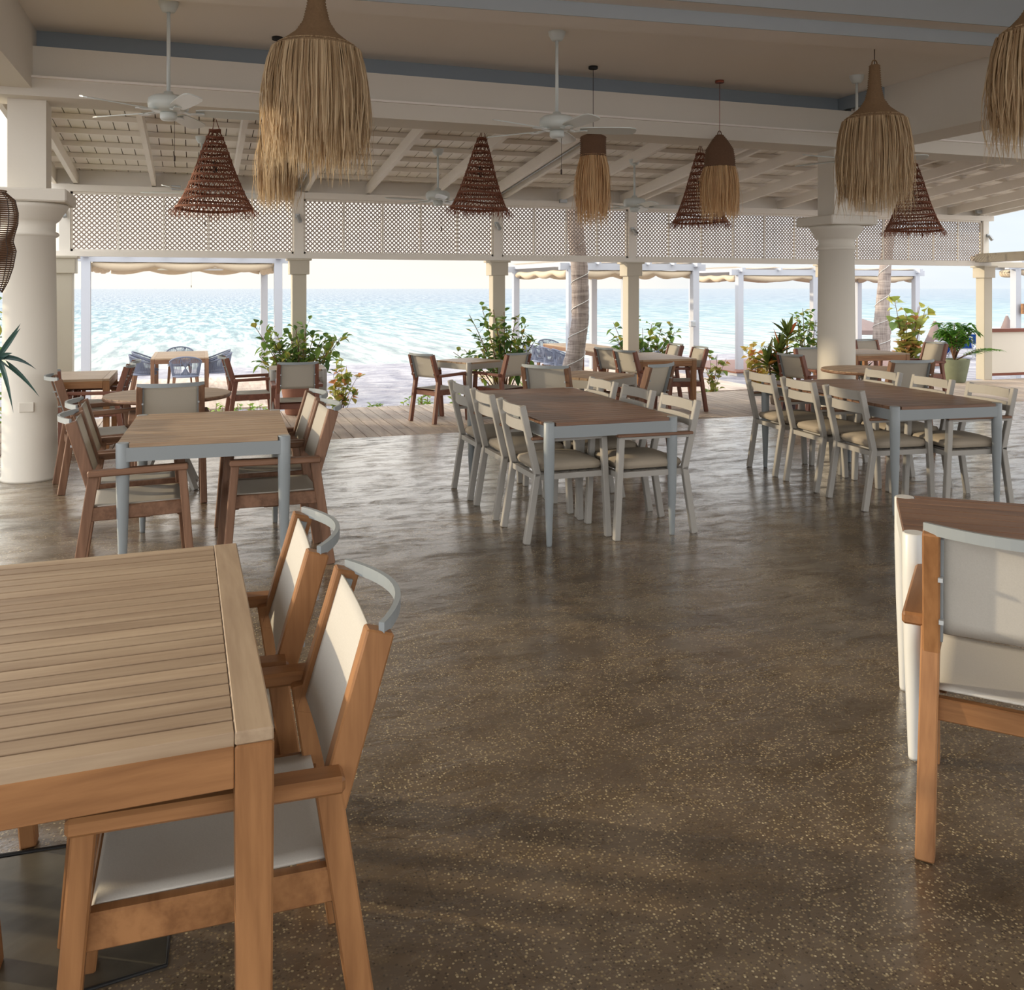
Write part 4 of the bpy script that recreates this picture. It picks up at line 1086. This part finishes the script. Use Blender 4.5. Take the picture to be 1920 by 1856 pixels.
# palm trunks
def trunk(pts, label):
    w = [Q(px, py, Y) for px, py, Y, r in pts]; e = thing('palm_tree', tuple(w[0]), 0, label, 'palm tree', 'palm trunks on the beach')
    rel = [p-w[0] for p in w]; fine = []; rr = []
    for (a, ra), (b, rb) in zip(zip(rel, [p[3] for p in pts]), list(zip(rel, [p[3] for p in pts]))[1:]):
        for k in range(8): t = k/8; fine.append(a.lerp(b, t)); rr.append((ra+(rb-ra)*t)*(1+.035*(k % 2)))
    fine.append(rel[-1]); rr.append(pts[-1][3])
    MB().tube(fine, rr, 16).build('trunk', 'palm_bark', e)
    mb = MB(); n = 60; L = len(fine)-1; cp = []
    for k in range(n+1):
        t = k/n*L*.8; i = min(int(t), L-1); c = fine[i].lerp(fine[i+1], t-i); r = rr[i]*1.05+.006; a = k*.62; cp.append(c+Vector((r*math.cos(a), r*math.sin(a), 0)))
    mb.tube(cp, .007, 4); mb.build('light_string', 'white_metal', e)
    # crown
    lv = MB(); top = rel[-1]
    for i in range(18):
        a = 2*PI*i/18; el = R(55-70*((i % 3)/2)); d = Vector((math.cos(a)*math.cos(el), math.sin(a)*math.cos(el), math.sin(el)))
        prev = top
        for k in range(12):
            t = (k+1)/12; q_ = top+d*2.4*t-Vector((0,0,1.2*t*t))
            dd = (q_-prev).normalized(); sd = dd.cross(Vector((0,0,1))).normalized()
            for s in (-1, 1): leaf(lv, q_, dd*.6+sd*s, .55*(1.1-t*.7), .045, .35)
            prev = q_
    lv.build('fronds', 'leaf_palm', e)
trunk([(1066,722,14.6,.20),(1080,655,14.6,.155),(1088,600,14.6,.15),(1088,545,14.6,.15),(1086,495,14.6,.148),(1078,420,14.6,.14),(1070,250,14.6,.13),(1075,0,14.6,.12)], 'pale ringed palm trunk leaning left, wound with string lights, in the centre')
trunk([(1652,668,17.0,.20),(1653,620,17.0,.19),(1655,570,17.0,.15),(1660,500,17.0,.13),(1672,400,17,.12),(1690,250,17,.12),(1700,50,17,.11)], 'grey palm trunk standing right of the round column')
# ---------------------------------------------------------------- beach things
def umbrella_closed(px, ytop, ybot, Y, label):
    a = Q(px, ytop, Y); g = sandz(0, Y); b = Q(px, ybot, Y); e = thing('beach_umbrella', (a.x, Y, g), 0, label, 'beach umbrella')
    MB().tube([(0,0,0), (0,0,a.z-g+.06)], .025, 8).build('pole', 'cabana_white', e)
    H = a.z-g; h0 = max(.35, b.z-g-.25); n = 24; mb = MB(); vs = []
    for k in range(9):
        t = k/8; r = .04+.27*t**.9
        for i in range(n): rr = r*(1+.22*math.cos(PI*i)*t); aa = 2*PI*i/n; vs.append((rr*math.cos(aa), rr*math.sin(aa), H-(H-h0)*t))
    fs = [(k*n+i, k*n+(i+1) % n, (k+1)*n+(i+1) % n, (k+1)*n+i) for k in range(8) for i in range(n)]
    mb.add(vs, fs, True).build('canopy', 'umbrella', e)
umbrella_closed(1753, 602, 655, 22.5, 'closed taupe beach umbrella behind the tall sea grape')
umbrella_closed(1888, 592, 640, 24.5, 'small closed taupe beach umbrella beyond the bar wall at far right')
Y = 24.0; a = Q(1606, 594, Y); g = sandz(0, Y); e = thing('beach_umbrella', (a.x, Y, g), 0, 'open pale beach umbrella peeking out between column and palm trunk', 'beach umbrella')
H = a.z-g; MB().tube([(0,0,0), (0,0,H)], .025, 8).build('pole', 'cabana_white', e)
vs = [(0,0,H)]+[(1.05*t*math.cos(2*PI*i/16), 1.05*t*math.sin(2*PI*i/16), H-.40*t**1.2) for t in (.5, 1) for i in range(16)]+[(1.05*math.cos(2*PI*i/16), 1.05*math.sin(2*PI*i/16), H-.54) for i in range(16)]
fs = [(0, 1+i, 1+(i+1) % 16) for i in range(16)]+[(1+16*k+i, 17+16*k+i, 17+16*k+(i+1) % 16, 1+16*k+(i+1) % 16) for k in (0, 1) for i in range(16)]
MB().add(vs, fs).build('canopy', 'umbrella', e)
def lounger(label):
    e = thing('sun_lounger', (0,0,0), 0, label, 'sun lounger', 'blue and white sun loungers on the sand')
    mb = MB()
    for s in (-1, 1):
        mb.bar((s*.3, -.9, .33), (s*.3, .35, .33), .04, .04, ref=(1,0,0)); mb.bar((s*.3, .35, .33), (s*.3, .85, .72), .04, .04, ref=(1,0,0))
    for y in (-.85, -.3, .3): mb.bar((-.3, y, .33), (.3, y, .33), .04, .04)
    mb.bar((-.3, .84, .71), (.3, .84, .71), .05, .05); mb.build('frame', 'cabana_white', e)
    for sx in (-1, 1):
        for y in (-.8, .35): MB().bar((sx*.3, y-.08, 0), (sx*.3, y, .33), .04, .03).build('leg', 'cabana_white', e)
    MB().bar((0, -.88, .36), (0, .34, .36), .54, .02, ref=(1,0,0)).build('seat_fabric', 'blue_fabric', e)
    MB().bar((0, .36, .37), (0, .82, .73), .54, .02, ref=(1,0,0)).build('back_fabric', 'blue_fabric', e)
    return e
lg = lounger('x')
for (px, Y, a, s) in ((1748, 19.6, 160, 'blue lounger with white frame below the closed taupe umbrella'), (1805, 21.5, 130, 'blue lounger behind the potted palm'), (1835, 23.5, 125, 'blue lounger between potted palm and last post')):
    q = Q(px, 650, Y); place(lg, (q.x, Y, sandz(0, Y)), R(a), s)
# small fittings
def spot(px, py, label, kind='floodlight', Y=YP-.06):
    q = Q(px, py, Y); e = thing(kind, tuple(q), 0, label, 'light fitting')
    MB().box((-.03, -.02, -.03), (.03, .06, .03), ch=.004).build('bracket', 'steel', e)
    MB().bar((0, -.03, -.0), (.03, -.08, -.09), .05, .05, ch=.006).build('lamp_head', 'steel', e)
    return e
spot(558, 405, 'small grey spotlight hanging on the second post above its capital')
spot(931, 420, 'small grey spotlight hanging on the centre post above its capital')
spot(119, 395, 'small grey spotlight on the leftmost post beside the lattice')
spot(1186, 430, 'small grey spotlight on the fourth post above its capital')
spot(1852, 442, 'small grey spotlight at the right end of the last lattice')
for px, py, s in ((330, 352, 'grey junction box on the header above the left lattice'), (1056, 377, 'grey junction box on the header above the middle lattice'), (1835, 397, 'grey junction box on the roof edge above the last lattice')):
    q = Q(px, py, YP-.09); e = tag(MB().box((q.x-.06, q.y-.03, q.z-.03), (q.x+.06, q.y+.03, q.z+.03), ch=.006).build('junction_box', 'steel'), s, 'junction box', 'junction boxes on the header')
def conduit(pts, label):
    tag(MB().tube(pts, .012, 6).build('conduit_pipe', 'steel'), label, 'conduit', 'conduits along the double rafters')
conduit([(1.35, 8.5, rz(8.5)+.03), (1.35, 12.85, rz(12.85)+.03)], 'grey conduit running between the pair of rafters above the second post')
conduit([(4.31, 8.5, rz(8.5)+.03), (4.31, 12.85, rz(12.85)+.03)], 'grey conduit running between the pair of rafters above the centre post')
q = Q(1302, 607, 17.1); e = thing('outlet_box', tuple(q), 0, 'white outdoor socket box on the right front post of the centre cabana', 'socket')
MB().box((-.12, -.06, -.07), (.02, .04, .07), ch=.01).build('housing', 'cabana_white', e); MB().box((-.1, -.08, -.05), (-.02, -.06, .05), ch=.006).build('cover', 'steel', e)
# ================================================================ LIGHT
w = bpy.data.worlds.new('sky'); sc.world = w; w.use_nodes = True; nt = w.node_tree; nt.nodes.clear()
N = nt.nodes.new; L_ = nt.links.new
out = N('ShaderNodeOutputWorld'); bg = N('ShaderNodeBackground'); L_(bg.outputs[0], out.inputs[0])
tc = N('ShaderNodeTexCoord')
def VM(op, a, b):
    n = N('ShaderNodeVectorMath'); n.operation = op; L_(a, n.inputs[0]); n.inputs[1].default_value = b; return n
dt = VM('DOT_PRODUCT', tc.outputs['Generated'], (-.87, .49, 0))
mr = N('ShaderNodeMapRange'); L_(dt.outputs['Value'], mr.inputs[0]); mr.inputs[1].default_value = -.45; mr.inputs[2].default_value = .75
cr = N('ShaderNodeValToRGB'); L_(mr.outputs[0], cr.inputs[0]); ee = cr.color_ramp.elements
K = .69
def kk(c, k=K): return (c[0]*k, c[1]*k, c[2]*k, 1)
ee[0].position = 0; ee[0].color = kk(lin((226,240,250)), .74); ee[1].position = 1; ee[1].color = kk((1.36, 1.22, 1.0))
x = ee.new(.5); x.color = kk(lin((252,247,238)), .74)
sx = N('ShaderNodeSeparateXYZ'); L_(tc.outputs['Generated'], sx.inputs[0])
mz = N('ShaderNodeMapRange'); L_(sx.outputs[2], mz.inputs[0]); mz.inputs[1].default_value = .15; mz.inputs[2].default_value = .55
up = N('ShaderNodeMix'); up.data_type = 'RGBA'; L_(mz.outputs[0], up.inputs[0]); L_(cr.outputs[0], up.inputs[6]); up.inputs[7].default_value = (2.0, 2.1, 2.2, 1)
mp = N('ShaderNodeMapping'); mp.inputs['Scale'].default_value = (2, 2, 9); L_(tc.outputs['Generated'], mp.inputs[0])
nz = N('ShaderNodeTexNoise'); nz.inputs['Scale'].default_value = 2.2; nz.inputs['Detail'].default_value = 6; L_(mp.outputs[0], nz.inputs['Vector'])
cl = N('ShaderNodeValToRGB'); L_(nz.outputs[0], cl.inputs[0]); cl.color_ramp.elements[0].position = .35; cl.color_ramp.elements[0].color = (.93,.94,.96,1); cl.color_ramp.elements[1].position = .65; cl.color_ramp.elements[1].color = (1.04,1.02,1.0,1)
mm = N('ShaderNodeMix'); mm.data_type = 'RGBA'; mm.blend_type = 'MULTIPLY'; mm.inputs[0].default_value = 1; L_(up.outputs[2], mm.inputs[6]); L_(cl.outputs[0], mm.inputs[7])
by = N('ShaderNodeMapRange'); L_(sx.outputs[1], by.inputs[0]); by.inputs[1].default_value = .25; by.inputs[2].default_value = -.35
bk_ = N('ShaderNodeMix'); bk_.data_type = 'RGBA'; L_(by.outputs[0], bk_.inputs[0]); L_(mm.outputs[2], bk_.inputs[6]); bk_.inputs[7].default_value = (1.75, 1.75, 1.75, 1)
L_(bk_.outputs[2], bg.inputs[0]); bg.inputs[1].default_value = 1.0
sd = bpy.data.lights.new('sun', 'SUN'); so = bpy.data.objects.new('sun', sd); C.objects.link(so)
sd.energy = 2.3; sd.angle = R(1.5); sd.color = (1, .83, .58)
az = Vector((.87, -.49, -math.tan(R(12)))); so.rotation_euler = az.to_track_quat('-Z', 'Y').to_euler()
cy = sc.cycles
cy.use_adaptive_sampling = True; cy.adaptive_threshold = .02
cy.max_bounces = 6; cy.diffuse_bounces = 4; cy.glossy_bounces = 3; cy.transparent_max_bounces = 4; cy.caustics_reflective = False; cy.caustics_refractive = False
cy.use_denoising = True; cy.sample_clamp_indirect = 6
sc.view_settings.exposure = .58
